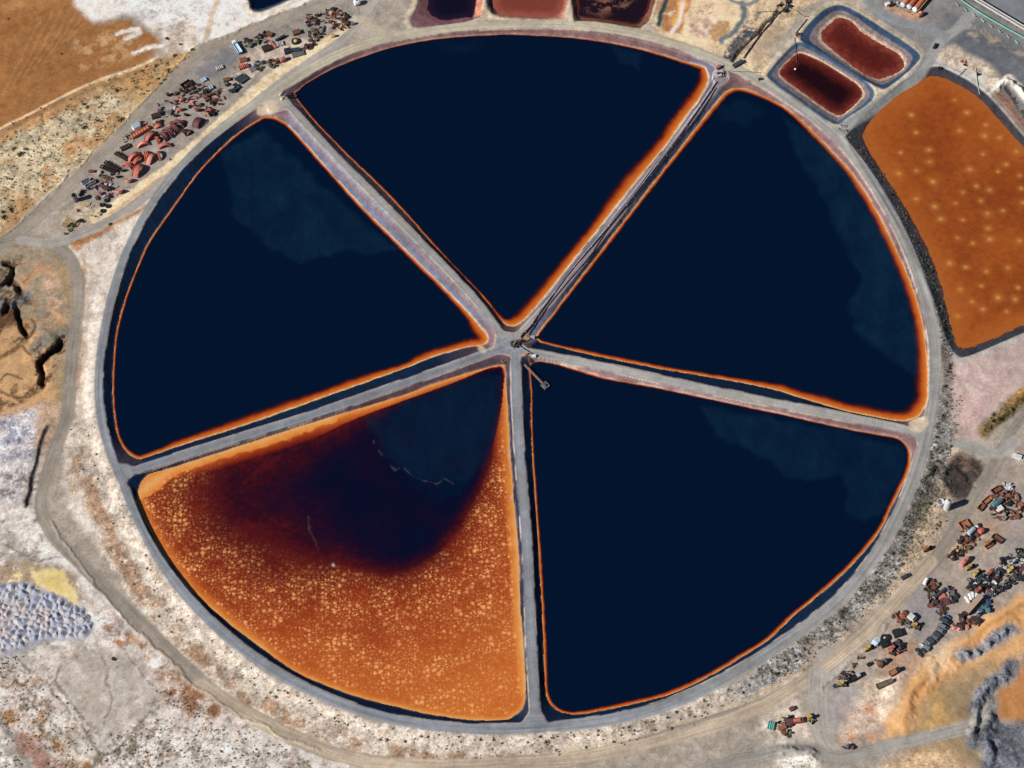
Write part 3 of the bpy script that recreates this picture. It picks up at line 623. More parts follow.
lay = np.where(tt[..., None] < .34, A3((150,150,156)), np.where(tt[..., None] < .50, A3((146,106,114)), A3((112,122,144))))
bc = bc*(1-.75*ly)+lay*.75*ly
bc = bc*(1+.5*(fbm(X, Y, 3.5, 461)-.5)+.5*(vnoise(tt*6+.15*fbm(X, Y, 8, 467), (X+Y)*.04, 1.0, 469)-.5)*np.clip(SK*1.5, 0, 1))[..., None]
edge = A3((196,176,158)); me = (1-sst(np.abs(dc-.1), .15, .55))*sst(fbm(X, Y, 10, 463), .36, .5)*.85
bc = bc*(1-me[..., None])+edge*me[..., None]
ms = (1-sst(SDmin, .1, .8))*(.25+.6*sst(SK, .8, 1.6))*sst(fbm(X, Y, 7, 465), .3, .55)                                     # crust of salt at the waterline
bc = bc*(1-ms[..., None])+A3((214,190,170))*ms[..., None]
tgt = np.where(in_ring[..., None], rc*crown[..., None]+bc*(1-crown[..., None]), CB*(1-crown[..., None])+rc*crown[..., None])
idx = in_ring | (dO < 1.0)
CB[idx] = tgt[idx]
GRN[idx] = np.where(in_ring, .10*crown+.16*(1-crown), GRN*(1-crown)+.1*crown)[idx]
for u_, v_, r_ in ((271,107,4.5),(262,110,3.0),(918,425,4.5),(483,349,2.2)):
    j_ = unp([(u_, v_)])[0]; m__ = (1-sst(np.hypot(XW-j_[0], YW-j_[1]), r_-1, r_+1.2))*(SDmin > .5); CB[:] = CB*(1-m__[..., None])+A3((204,184,160))*m__[..., None]
mo = (sst(dO, -.6, .4)*(1-sst(dO, .3, 1.5)))*(~idx)
# shading-free colour breakup
CB *= np.clip(1+.40*(fbm(X, Y, 16, 471, 5, .7)-.5)+GRN*4.2*(fbm(X, Y, 4, 473, 4, .85)-.5), .25, 1.9)[..., None]
lum = CB @ np.array([.3, .6, .1]); CB = np.clip(CB*(.74+.50*lum)[..., None], .004, .85)

# ------------------------------------------------------------------ ground objects
def tag(o, label=None, cat=None, group=None, kind=None):
    if label: o['label'] = label
    if cat: o['category'] = cat
    if group: o['group'] = group
    if kind: o['kind'] = kind
    return o
def grid_mesh(name, cellmask, zarr, attrs, material, i0=0, j0=0, xs=None, ys=None):
    """faces of the survey grid picked by cellmask, as one mesh"""
    xs = GX if xs is None else xs; ys = GY if ys is None else ys
    ny = len(ys)
    ci, cj = np.nonzero(cellmask)
    f = np.stack([ci*ny+cj, (ci+1)*ny+cj, (ci+1)*ny+cj+1, ci*ny+cj+1], 1)
    used, inv = np.unique(f, return_inverse=True); f = inv.reshape(-1, 4)
    vx = xs[used//ny]; vy = ys[used % ny]; vz = zarr.reshape(-1)[used]
    me = bpy.data.meshes.new(name)
    me.vertices.add(len(used)); me.vertices.foreach_set('co', np.stack([vx, vy, vz], 1).astype(np.float32).ravel())
    me.loops.add(f.size); me.loops.foreach_set('vertex_index', f.astype(np.int32).ravel())
    me.polygons.add(len(f)); me.polygons.foreach_set('loop_start', np.arange(0, f.size, 4, dtype=np.int32))
    me.update(calc_edges=True)
    me.polygons.foreach_set('use_smooth', np.ones(len(f), bool))
    for k_, a in attrs.items():
        if a.ndim == 3:
            at = me.attributes.new(k_, 'FLOAT_COLOR', 'POINT'); c = a.reshape(-1, 3)[used]
            at.data.foreach_set('color', np.c_[c, np.ones(len(c))].astype(np.float32).ravel())
        else:
            at = me.attributes.new(k_, 'FLOAT', 'POINT'); at.data.foreach_set('value', a.reshape(-1)[used].astype(np.float32))
    me.materials.append(material); me.update()
    o = bpy.data.objects.new(name, me); COL.objects.link(o)
    return o
def cell(a): return a[:-1, :-1]
code = np.zeros(X.shape, np.int8)                     # 0 ground
code[OUTSIDE] = np.where(ROADM[OUTSIDE] > 0, 2+ROADM[OUTSIDE], 0)
code[disc] = np.where((dc[disc] > .1) & in_ring[disc], 1, 2)
soil = mat_soil('bare_soil')
NAMES = {0: ('ground', None), 1: ('embankment', 'dark liner and reddish banks sloping from the causeways to the pond water'), 2: ('causeway_road', 'pale gravel ring road and five spoke causeways around the ponds'),
         3: ('gravel_road', 'straight gravel road past the orange plain and the scrap yard'), 4: ('dirt_road', 'wide dirt road curving round the outside of the ring'), 5: ('access_track', 'gravel track between the scrap yard and the ring'),
         6: ('link_road', 'short gravel link from the ring to the dirt road by the dark pit'), 7: ('yard_track', 'gravel track crossing below the scrap yard and the orange bank'), 8: ('plant_road', 'grey gravel road between the red ponds and the amber pond')}
for cde, (nm, lb) in NAMES.items():
    m = cell(code == cde)
    if m.any(): tag(grid_mesh(nm, m, ZG, {'Col': CB, 'grain': GRN}, soil), lb, nm.replace('_', ' '), kind='structure')

# ------------------------------------------------------------------ water
def polymask(s, px, soft, z=WL):
    P = unp(px, z); d = segdist(XW[s], YW[s], P, True)[0]; d = np.where(inside(XW[s], YW[s], P), d, -d); return sst(d, -soft, soft)
def linemask(s, px, hw, z=WL):
    P = unp(px, z); x = XW[s]*.9+X[s]*.1+1.6*(fbm(X[s], Y[s], 2.2, 519)-.5); y = YW[s]*.9+Y[s]*.1+1.6*(fbm(X[s], Y[s], 2.2, 523)-.5)
    return 1-sst(segdist(x, y, P, False)[0], hw*.3, hw)
NAVY = (.0003, .0065, .0245)
ORN = [(0.0, AW(236,204,158)), (.07, AW(220,156,92)), (.16, AW(202,112,46)), (.42, AW(176,80,26)), (.58, AW(124,44,20)), (.74, AW(50,15,22)), (.92, NAVY), (1, NAVY)]
w_navy = mat_water('navy_brine', ORN, (.0072, .030, .066), rough=.2)
AMB = [(0.0, AW(214,168,118)), (.05, AW(222,158,92)), (.13, AW(214,136,64)), (.24, AW(196,104,42)), (.46, AW(156,64,26)), (.62, AW(128,42,18)), (.75, AW(92,22,18)), (.84, AW(48,10,24)), (.90, AW(22,8,34)), (.97, (.002,.003,.018)), (1, NAVY)]
w_sw = mat_water('amber_brine', AMB, (.006, .022, .052), speck=AW(232,160,96), wob=.07, rough=.25)
w_amb = mat_water('amber_water', [(0, AW(140,88,48)), (.2, AW(166,92,40)), (.55, AW(156,80,32)), (1, AW(132,62,26))], AW(230,172,88), wob=.5, rough=.35, spec=.3)
w_red = mat_water('red_brine', [(0, AW(128,62,48)), (.2, AW(96,36,30)), (.5, AW(70,24,22)), (.85, AW(38,12,16)), (1, AW(30,10,16))], (.1,.02,.02), wob=.3, rough=.3, spec=.3)
w_brick = mat_water('brick_brine', [(0, AW(150,80,66)), (1, AW(120,58,46))], (.2,.1,.06), wob=.5, rough=.4, spec=.3)
w_plum = mat_water('plum_brine', [(0, AW(120,70,74)), (.12, AW(34,22,40)), (1, AW(16,14,34))], (.1,.06,.05), wob=.15)
w_crust = mat_water('crusted_brine', [(0, AW(90,40,30)), (.3, AW(30,16,26)), (1, AW(26,16,28))], AW(122,82,66), wob=.3, rough=.4, spec=.3)
FILM = {'N': [([(612,45),(640,55),(637,68),(618,62)], 1.5, .7), ([(440,42),(480,40),(470,50),(445,52)], 3, .3)],
        'NE': [([(783,116),(800,130),(830,152),(858,186),(888,240),(910,300),(921,375),(910,378),(880,350),(855,330),(850,300),(862,280),(850,250),(830,215),(815,180),(800,160)], 1.5, .85), ([(720,104),(745,100),(768,112),(745,124),(722,120)], 2, .55)],
        'SE': [([(700,406),(760,416),(830,430),(905,446),(900,480),(882,515),(862,522),(848,514),(850,490),(840,475),(790,482),(770,460),(740,445),(715,435)], 1.5, .7)],
        'SW': [([(366,418),(400,402),(460,381),(503,374),(500,420),(485,466),(466,480),(452,481),(440,483),(420,477),(402,468),(385,456)], 1.5, .6)],
        'W': [([(222,155),(262,130),(300,165),(350,208),(398,250),(370,256),(345,248),(300,265),(270,250),(235,215)], 1.5, .75)]}
PLABEL = {'N': 'navy pond in the top wedge of the ring', 'NE': 'navy pond in the upper right wedge with orange rim along its right side', 'SE': 'navy pond in the lower right wedge of the ring', 'SW': 'wedge pond with speckled orange floor and dark corner at the hub', 'W': 'navy pond in the left wedge with a faint film in its upper part',
          'amber': 'opaque orange pond dotted with pale spots right of the ring', 'red_upper': 'dark red pond, the higher of the two small red ponds', 'red_lower': 'dark red pond, the lower of the two small red ponds', 'plum': 'dark plum pond with broad reddish bank above the ring', 'brick': 'flat brick red pond between the plum pond and the crusted pond', 'crusted': 'dark pond with patchy brown crust above the ring', 'inky': 'ink blue pond in the white ground at the top left'}
SPOTS = S3(768,0,[(560,300),(597,338),(653,375),(575,392),(445,398),(650,408),(695,413),(398,458),(483,450),(645,463),(485,485),(715,493),(605,508),(445,512),(690,515),(393,520),(755,527),(495,545),(625,558),(665,570),(585,577),(638,602),(765,608),(562,610),(500,620),(705,632),(658,640),(518,657),(585,660),(660,685),(568,713),(665,718),(614,730),(755,722),(430,345),(745,455),(445,596),(760,565)]) + S3(768,256,[(545,22),(655,47),(720,35),(593,33),(640,90),(577,100),(750,95),(742,130),(613,137),(690,125),(645,160),(715,167),(570,180)])
for nm, (s, sdv, wd) in WATER.items():
    main = nm in PONDS; wl = WL if main else OUT[nm][2]
    x, y = X[s], Y[s]; dd = np.maximum(-sdv, 0)
    depth = np.clip(dd/wd, 0, 1); film = np.zeros(x.shape); foam = np.zeros(x.shape); speck = np.zeros(x.shape)
    for px, sf, op in FILM.get(nm, []): film = np.maximum(film, polymask(s, px, sf*1.4)*op*.62*np.clip(.55+1.0*(fbm(x, y, 14, 527, 5, .75)-.3), .2, 1.3))
    if nm == 'SW':
        core = [(500,366,3),(503,390,4),(499,420,5),(488,462,7),(470,502,8),(452,533,9),(428,555,11),(392,570,14),(352,560,24),(305,538,64),(262,514,90),(240,490,95),(262,464,80),(300,446,60),(350,421,26),(400,402,8),(450,384,4)]
        q = catmull(core, True, 4); P = unp(q[:, :2], WL)
        d, _, _, V = segdist(x, y, P, True, q[:, 2:3]*.52)
        ins = inside(x, y, P); wv_ = V[..., 0]
        edge_ = 1-np.exp(-d/(wv_*1.6+2.0))                                   # 0 at the edge of the deep corner, 1 far out
        dout = np.clip(.84-.34*edge_-.24*sst(d, 10, 90), .2, 1)
        dh = np.hypot(x-unp([(455,430)], WL)[0][0], y-unp([(455,430)], WL)[0][1])
        din = np.clip(.81+.14*np.clip(d/(wv_*.9+2), 0, 1)**.7+.08*(1-sst(dh, 16, 50))*np.clip(d/6, 0, 1), 0, 1)
        depth = np.where(ins, din, dout)
        depth = np.minimum(depth, .04+dd/np.minimum(wd, 5.0)*.9); depth = np.where(~ins, np.minimum(depth, .06+dd*.075), depth)
        for pl, kk in (([(138,494),(173,468),(217,453),(256,441),(330,416)], .026), ([(514,480),(519,555),(521,612),(525,662),(526,692)], .045)):
            dw = segdist(x, y, unp(pl, WL), False)[0]*(.7+.9*fbm(x, y, 5, 531, 4, .75)); depth = np.minimum(depth, .03+dw*kk+.9*sst(dw, 4.5, 8))
        depth += .10*(fbm(x, y, 18, 501)-.5)
        speck = sst(.80-dout, 0, .14)*sst(dd, 1.5, 4)*(~ins)*np.clip(1.0+.6*(fbm(x, y, 9, 515, 4, .7)-.5)+.20*np.sin(d*.42+6*fbm(x, y, 20, 525)), .1, 1.15)
        foam = np.maximum(foam, .07*linemask(s, [(372,440),(378,452),(388,462),(395,470),(403,466),(410,474),(422,480),(436,486),(446,480),(453,485)], .5)*sst(fbm(x, y, 4, 511), .4, .6))
        foam = np.maximum(foam, .05*linemask(s, [(310,515),(313,530),(317,538),(319,548)], .5))
        sl = linemask(s, [(509,400),(510,430),(511.5,460),(513.5,500)], .9); foam = np.maximum(foam, sl*.4*sst(fbm(x, y, 3, 517), .35, .6))
        foam = np.maximum(foam, .7*linemask(s, [(334,563),(335,563.5)], .9))
    if nm == 'amber':
        depth = np.clip(dd/14, 0, 1)*.55+.9*(fbm(x, y, 34, 503, 6, .72)-.28)
        for k_, (u, v) in enumerate(SPOTS):
            px, py = unp([(u, v)], wl)[0]; r = np.hypot(x-px, y-py); q = .75+.5*((k_*37 % 10)/10)
            rs = .8+.5*((k_*53 % 7)/7); film = np.maximum(film, q*(.30*np.exp(-(r/(.75*rs))**2)+.24*np.exp(-(r/(2.0*rs))**2)))
    elif not main:
        depth = np.clip(dd/(9 if nm.startswith('red') else 6), 0, 1)
        if nm == 'red_upper': depth *= .38
        if nm == 'crusted': film = sst(fbm(x, y, 5, 505, 5, .7), .45, .58)*polymask(s, [(585,-40),(640,-40),(630,8),(600,14),(588,10)], 4, wl)
        if nm == 'inky': film = film
    m_ = {'N': w_navy, 'NE': w_navy, 'SE': w_navy, 'W': w_navy, 'SW': w_sw, 'amber': w_amb, 'red_upper': w_red, 'red_lower': w_red, 'plum': w_plum, 'brick': w_brick, 'crusted': w_crust, 'inky': w_navy}[nm]
    if nm == 'inky': depth = np.clip(.8+dd*.2, 0, 1)
    xs = GX[s[0]]; ys = GY[s[1]]
    cm = (sdv < 1.1); cm = cm[:-1, :-1] & cm[1:, :-1] & cm[:-1, 1:] & cm[1:, 1:]
    o = grid_mesh('pond_water', cm, np.full(x.shape, wl), {'depth': depth, 'film': film, 'foam': foam, 'speck': speck}, m_, xs=xs, ys=ys)
    tag(o, PLABEL[nm], 'pond', kind='structure')
# ------------------------------------------------------------------ shape kit (x = long axis, z up, base at 0)
def bx(bm, c, s, rz=0.0, top=1.0, ry=0.0):
    """box, its top face scaled by `top`"""
    R = Matrix.Rotation(rz, 3, 'Z') @ Matrix.Rotation(ry, 3, 'Y'); v = []
    for dz in (-.5, .5):
        k = top if dz > 0 else 1
        for dx, dy in ((-.5,-.5),(.5,-.5),(.5,.5),(-.5,.5)):
            v.append(bm.verts.new(R @ Vector((dx*s[0]*k, dy*s[1]*k, dz*s[2])) + Vector(c)))
    for f in ((3,2,1,0),(4,5,6,7),(0,1,5,4),(1,2,6,5),(2,3,7,6),(3,0,4,7)): bm.faces.new([v[i] for i in f])
def cy(bm, a, b, r, n=12, r2=None, cap=True):
    a = Vector(a); b = Vector(b); d = (b-a).normalized(); r2 = r if r2 is None else r2
    q = d.to_track_quat('Z', 'Y'); A_ = []; B_ = []
    for i in range(n):
        t = 2*pi*i/n; o = q @ Vector((cos(t), sin(t), 0))
        A_.append(bm.verts.new(a+o*r)); B_.append(bm.verts.new(b+o*r2))
    for i in range(n): bm.faces.new((A_[i], A_[(i+1) % n], B_[(i+1) % n], B_[i]))
    if cap: bm.faces.new(A_[::-1]); bm.faces.new(B_)
def lathe(bm, prof, n=20, axis='Z', c=(0,0,0)):
    rings = []
    for r, h in prof:
        ring = []
        for i in range(n):
            t = 2*pi*i/n
            p = (r*cos(t), r*sin(t), h) if axis == 'Z' else (h, r*cos(t), r*sin(t))
            ring.append(bm.verts.new(Vector(p)+Vector(c)))
        rings.append(ring)
    for a, b in zip(rings, rings[1:]):
        for i in range(n): bm.faces.new((a[i], a[(i+1) % n], b[(i+1) % n], b[i]))
    return rings
def arcshell(bm, R, a0, a1, wdt, th, n=12, bend=0.0):
    """curved plate: arc in the xz plane, width along y, thickness th"""
    g = []
    for i in range(n+1):
        t = a0+(a1-a0)*i/n; row = []
        yo = bend*(1-((i/n)*2-1)**2)
        for rr_ in (R, R-th):
            for y in (-wdt/2, 0, wdt/2):
                k = rr_ - (0.12*R if y else 0)
                row.append(bm.verts.new((k*sin(t), y+yo, k*cos(t))))
        g.append(row)
    zmin = min(v.co.z for r_ in g for v in r_)
    for r_ in g:
        for v in r_: v.co.z -= zmin
    for a, b in zip(g, g[1:]):
        for p, q in ((0,1),(1,2),(2,5),(5,4),(4,3),(3,0)): bm.faces.new((a[p], a[q], b[q], b[p]))
    for e in (g[0], g[-1]): bm.faces.new((e[0], e[1], e[4], e[3])); bm.faces.new((e[1], e[2], e[5], e[4]))
def MESH(name, fn, m, smooth=False, bevel=0.0):
    bm = bmesh.new(); fn(bm)
    if bevel: bmesh.ops.bevel(bm, geom=[e for e in bm.edges if e.calc_face_angle(0) > .6], offset=bevel, segments=1, affect='EDGES')
    bmesh.ops.recalc_face_normals(bm, faces=bm.faces)
    me = bpy.data.meshes.new(name); bm.to_mesh(me); bm.free()
    if smooth:
        for p in me.polygons: p.use_smooth = True
        me.set_sharp_from_angle(angle=radians(40))
    me.materials.append(m); return me
def link(name, me, parent=None):
    o = bpy.data.objects.new(name, me); COL.objects.link(o)
    if parent: o.parent = parent
    return o
def place(name, parts, xyz, rz, label, cat, group=None, tilt=(0, 0), sc_=1.0):
    """parts = [(part name, mesh, [(sub name, mesh)...])]; one part only -> the thing itself is that mesh"""
    if len(parts) == 1 and parts[0][0] == name: r = link(name, parts[0][1])
    else:
        r = link(name, None); r.empty_display_size = .5
        for p in parts:
            c = link(p[0], p[1], r)
            for q in (p[2] if len(p) > 2 else []): link(q[0], q[1], c)
    r.location = xyz; r.rotation_euler = (tilt[0], tilt[1], rz); r.scale = (sc_,)*3
    tag(r, label, cat, group); return r
def seg(p, q, h=1.0):
    """centre, heading and length on the ground of something seen from p to q"""
    c = P3((p[0]+q[0])/2, (p[1]+q[1])/2, h/2)
    a = P3(p[0], p[1], h/2); b = P3(q[0], q[1], h/2)
    return c, atan2(b[1]-a[1], b[0]-a[0]), hypot(b[0]-a[0], b[1]-a[1])
def cropper(ox, oy, s): return lambda x, y: (ox+x/s, oy+y/s)
def m_(name, rgb, rgb2=None, **k): return mat(name, A(*rgb), A(*rgb2) if rgb2 else None, **k)
RED = m_('red_rust', (196,104,88), (156,80,70)); PINK = m_('pink_rust', (222,142,124), (192,108,96)); ORG = m_('orange_rust', (222,126,90), (184,96,68))
MAR = m_('maroon_rust', (128,72,72), (92,52,54)); DKB = m_('dark_brown_rust', (66,50,46), (40,32,32)); RST = m_('brown_rust', (134,86,64), (84,54,44))
RSO = m_('bright_rust', (176,112,72), (118,72,52)); GRY = m_('grey_steel', (140,140,142), (98,96,96)); LGR = m_('pale_steel', (190,188,184), (150,146,142))
BLK = m_('black_steel', (38,40,44), (24,25,28)); CHR = m_('charcoal_paint', (62,70,78), (42,48,54)); WHT = m_('white_paint', (238,238,234), (200,198,194), scale=.8)
BLU = m_('blue_paint', (64,104,150), (46,74,108)); PBL = m_('pale_blue_paint', (190,214,232), (150,176,200)); TEA = m_('teal_paint', (84,128,130), (58,92,98))
YEL = m_('yellow_paint', (214,184,96), (160,128,66)); SAN = m_('sand_timber', (200,170,130), (150,122,90)); RPA = m_('red_paint', (190,88,76), (134,62,56))
GLS = m_('dark_glass', (30,36,44), (22,28,34), rough=.15); TYR = m_('tyre_rubber', (36,36,38), (26,26,28), rough=.9); OLV = m_('olive_paint', (110,112,84), (80,82,62))
TER = m_('terracotta', (206,128,84), (170,98,64)); DGR = m_('dull_green', (104,124,112), (76,94,84)); CON = m_('concrete', (190,184,174), (160,154,146)); TURQ = m_('turquoise_paint', (120,196,184), (90,160,150))
LCHR = m_('slate_paint', (116,124,130), (86,92,98))
CNAME = {RED:'rusty red', PINK:'pinkish', ORG:'orange rust', MAR:'maroon', DKB:'dark brown', RST:'brown rusty', RSO:'bright rust', GRY:'grey', LGR:'pale grey', BLK:'black', CHR:'charcoal', WHT:'white', BLU:'blue', PBL:'pale blue', TEA:'teal', YEL:'yellow', SAN:'sand coloured', RPA:'red', OLV:'olive', TER:'terracotta', DGR:'dull green', LCHR:'slate grey'}

# ---- curved plates
def curved_plate(p, q, wdt, m, label, grp, bend=0.0, arc=1.25, tilt=None):
    wdt *= 1.55
    c, a, L = seg(p, q, 1.2); L = max(L, 1.6)*1.12; R = L/2/sin(arc)
    me = MESH('plate', lambda b: arcshell(b, R, -arc, arc, wdt, .14, 12, bend), m, True)
    fl = [MESH('flange', lambda b, s=s: arcshell(b, R+.03, -arc, arc, .14, .2, 12, 0), m) for s in (1,)]
    o = link('curved_plate', None); o.location = (c[0], c[1], c[2]-.1); o.rotation_euler = (RNG.uniform(-.25, .12) if tilt is None else tilt, RNG.uniform(-.12, .12), a)
    link('plate', me, o)
    for s in (-1, 1):
        f = link('flange', fl[0], o); f.location = (0, s*wdt*.46, 0)
    tag(o, label, 'curved plate', grp); return o
def bowl(u, v, r, m, label, grp, tilt=(-.7, 0), rz=0.0):
    x, y, z = P3(u, v, r*.4)
    def outer(b): lathe(b, [(.02, 0), (r*.38, r*.08), (r*.7, r*.3), (r*.92, r*.62), (r, r*.95), (r*.93, r*.95), (r*.84, r*.62), (r*.62, r*.34), (r*.3, r*.18), (.02, r*.13)], 20)
    def rim(b): lathe(b, [(r*1.0, r*.9), (r*1.07, r*.9), (r*1.07, r*1.0), (r*.98, r*1.0)], 20)
    return place('tank_end', [('bowl', MESH('bowl', outer, m, True)), ('rim', MESH('rim', rim, m))], (x, y, z+r*.15), rz, label, 'tank end', grp, tilt)
L4 = cropper(50, 80, 4.8)
G1 = 'curved rusty plates in the left scrap yard'
CP = [((420,322),(475,305),1.5,PINK,'pink curved plate lying alone below the long red trough',.2),
 ((462,290),(508,252),1.9,RED,'red curved plate leaning just below the right end of the long trough',.3),
 ((505,272),(522,302),1.0,ORG,'narrow orange curved plate between the leaning red plate and the maroon row',.2),
 ((523,325),(582,314),1.3,PINK,'long pale pink curved plate at the bottom of the maroon row',-.2),
 ((520,342),(530,384),1.0,TER,'upright narrow terracotta plate nearest the pale bank',0),
 ((378,386),(426,352),1.5,PINK,'pinkish curved plate, upper of two parallel plates in the middle of the yard',.3),
 ((400,404),(442,366),1.4,ORG,'orange curved plate, lower of two parallel plates in the middle of the yard',.2),
 ((348,405),(397,430),1.4,RED,'red curved plate pointing down right beside the dark racks',.3),
 ((450,343),(465,388),1.4,ORG,'short orange curved plate standing beside the big pink one',.1),
 ((492,352),(468,402),2.0,PINK,'big pink curved plate with a deep shadow on its right',.5),
 ((408,464),(437,406),2.3,RED,'largest red curved plate, at the edge of the pale bank',.4),
 ((524,254),(562,288),1.7,MAR,'lowest maroon curved plate in the maroon row',.4),
 ((545,236),(590,272),1.7,MAR,'second maroon curved plate from the bottom of the maroon row',.4),
 ((580,218),(615,252),1.7,MAR,'third maroon curved plate up the maroon row',.3),
 ((590,204),(645,220),1.6,MAR,'topmost maroon plate of the maroon row, lying flatter than the rest',.3),
 ((698,228),(728,184),2.4,MAR,'large maroon curved plate with a wide shadow near the track',.6),
 ((630,240),(660,262),1.5,DKB,'dark brown curved plate, left of a pair by the pale bank',.2),
 ((655,262),(682,243),1.4,MAR,'maroon curved plate, right of a pair by the pale bank',.2),
 ((503,226),(540,214),1.6,ORG,'short orange plate above the leaning red plate',.1),
 ((565,200),(585,214),1.1,RED,'small red plate at the head of the maroon row',.1),
 ((622,100),(648,88),1.3,RED,'small red plate high in the upper jumble',.1),
 ((670,104),(692,112),1.2,PINK,'small pink plate beside the rusty tangle',.1)]
for p, q, wd, m, lb, bd in CP: curved_plate(L4(*p), L4(*q), wd, m, lb, G1, bd)
G2 = 'rusty tank ends in the left scrap yard'
for x, y, r, m, lb, rz in [(623,148,1.9,PINK,'pink tank end with a dark mouth, left of three in the upper yard',.2),(706,150,2.0,MAR,'maroon tank end, middle of three in the upper yard',.1),(768,148,1.8,RED,'red tank end, right of three in the upper yard',-.1),
   (378,492,2.0,PINK,'big open tank end with pink lip near the pale bank',.5),(330,545,2.2,PINK,'lowest tank end, pink lip, beside the tyres',.4),(350,440,1.3,DKB,'small dark tank end below the dark racks',.6),(326,470,1.3,DKB,'small dark tank end left of the big open tank end',.5),(600,176,1.4,DKB,'dark tank end at the head of the yard middle',.2),(650,172,1.5,DKB,'flat dark tank end above the dark and maroon pair',-.1)]:
    bowl(*L4(x, y), r, m, lb, G2, (-.75, .35), rz)
# ---- rows of ribs, racks and stacks
def rack(p, q, wdt, h, n, m, label, cat='rack', grp=None, name='steel_rack'):
    c, a, L = seg(p, q, h)
    fr = MESH('frame', lambda b: [bx(b, (0, s*wdt/2, h*.3), (L, .14, h*.6)) for s in (-1, 1)], m)
    bar = MESH('bar', lambda b: cy(b, (0, -wdt*.55, h*.8), (0, wdt*.55, h*.75), min(.42, L/n*.42), 8), m, True)
    o = place(name, [('frame', fr)], c, a, label, cat, grp)
    for i in range(n):
        k = link('bar', bar, o); k.location = (-L/2+L*(i+.5)/n, RNG.uniform(-.15, .15), RNG.uniform(-.1, .25))
rack(L4(312,348), L4(372,382), 2.0, 1.2, 7, DKB, 'dark brown rack of bars above the row of three dark racks')
rack(L4(262,392), L4(330,432), 2.0, 1.3, 8, DKB, 'upper dark rack of the two at the left of the pink plates')
rack(L4(242,412), L4(318,446), 2.0, 1.3, 8, DKB, 'lower dark rack of the two at the left of the pink plates')
rack(L4(338,334), L4(384,312), 2.6, 1.0, 5, DKB, 'wide dark stack left of the long red trough', 'stack', None, 'steel_stack')
rack(L4(236,500), L4(282,528), 1.8, 1.2, 5, MAR, 'pink and maroon looped rack beside the blue tanks')
rack(L4(240,458), L4(300,480), 1.8, 1.2, 2, RST, 'brown boat shaped cradle above the looped rack', 'cradle', None, 'steel_cradle')
# ---- boxes, bins, tanks
def bin_(p, q, wdt, h, m, label, cat='bin', grp=None, name='steel_bin', fill=None):
    c, a, L = seg(p, q, h); t = .14
    def wall(b):
        for s in (-1, 1):
            bx(b, (0, s*(wdt/2-t/2), h/2), (L, t, h)); bx(b, (s*(L/2-t/2), 0, h/2), (t, wdt-2*t-.01, h))
        for i in range(int(L/1.0)+1):
            for s in (-1, 1): bx(b, (-L/2+.15+i*(L-.3)/max(int(L/1.0), 1), s*(wdt/2+.06), h/2), (.12, .11, h*.96))
    parts = [('wall', MESH('wall', wall, m)), ('floor', MESH('floor', lambda b: bx(b, (0, 0, .18), (L-2*t-.02, wdt-2*t-.02, .1)), fill or m))]
    return place(name, parts, c, a, label, cat, grp)
def box_(p, q, wdt, h, m, label, cat='box', grp=None, name='steel_box', lid=None):
    c, a, L = seg(p, q, h)
    body = MESH('body', lambda b: bx(b, (0, 0, h*.47), (L, wdt, h*.94)), m, bevel=.05)
    def top(b):
        bx(b, (0, 0, h*.97), (L+.1, wdt+.1, h*.06+.04))
        for i in range(4): bx(b, (-L/2+L*(i+.5)/4, 0, h+.06), (.1, wdt*.9, .08))
    return place(name, [('body', body), ('lid', MESH('lid', top, lid or m))], c, a, label, cat, grp)
def tank(p, q, r, m, label, cat='tank', grp=None, name='tank', end=None):
    c, a, L = seg(p, q, r*2)
    pr = [(.02, -L/2), (r*.6, -L/2+.06), (r*.92, -L/2+r*.2), (r, -L/2+r*.45), (r, L/2-r*.45), (r*.92, L/2-r*.2), (r*.6, L/2-.06), (.02, L/2)]
    body = MESH('body', lambda b: lathe(b, pr, 18, 'X', (0, 0, r+.2)), m, True)
    sad = MESH('saddle', lambda b: bx(b, (0, 0, .2), (.3, r*1.7, .42)), GRY)
    o = place(name, [('body', body)], c, a, label, cat, grp)
    for s in (-1, 1): k = link('saddle', sad, o); k.location = (s*L*.28, 0, 0)
    h = link('hatch', MESH('hatch', lambda b: cy(b, (0, 0, 2*r+.1), (0, 0, 2*r+.38), r*.32, 10), end or m), o)
    return o
c, a, L = seg(L4(392,276), L4(474,226), 1.8)
def trough(b):
    for s in (-1, 1): bx(b, (0, s*.95, .9), (L, .2, 1.8), 0)
    bx(b, (0, 0, 1.3), (L-.1, 1.7, .7))
o = place('trough', [('body', MESH('body', trough, ORG)), ('rib', MESH('rib', lambda b: [bx(b, (-L/2+.5+i*(L-1)/6, 0, 1.86), (.2, 2.2, .2)) for i in range(7)], RED))], c, a, 'long orange red trough beside the white tank box', 'trough')
box_(L4(398,232), L4(430,216), 3.2, 2.6, WHT, 'white box shaped tank above the long red trough', 'tank', None, 'white_tank', PBL)
for lb, p, q in (('upper blue and white trough with a red back edge', (152,496), (190,474)), ('lower blue and white trough near the grey cylinder', (168,512), (216,488))):
    c, a, L = seg(L4(*p), L4(*q), 1.4)
    f = lambda b: [bx(b, (0, s*.75, .7), (L, .12, 1.4)) for s in (-1, 1)]+[bx(b, (s*L/2, 0, .7), (.12, 1.62, 1.4)) for s in (-1, 1)]
    place('feed_trough', [('wall', MESH('wall', f, PBL)), ('trim', MESH('trim', lambda b: bx(b, (0, .86, 1.3), (L, .1, .3)), RPA if 'red' in lb else WHT)), ('floor', MESH('floor', lambda b: bx(b, (0, 0, .25), (L-.3, 1.4, .1)), BLU))], c, a, lb, 'trough')
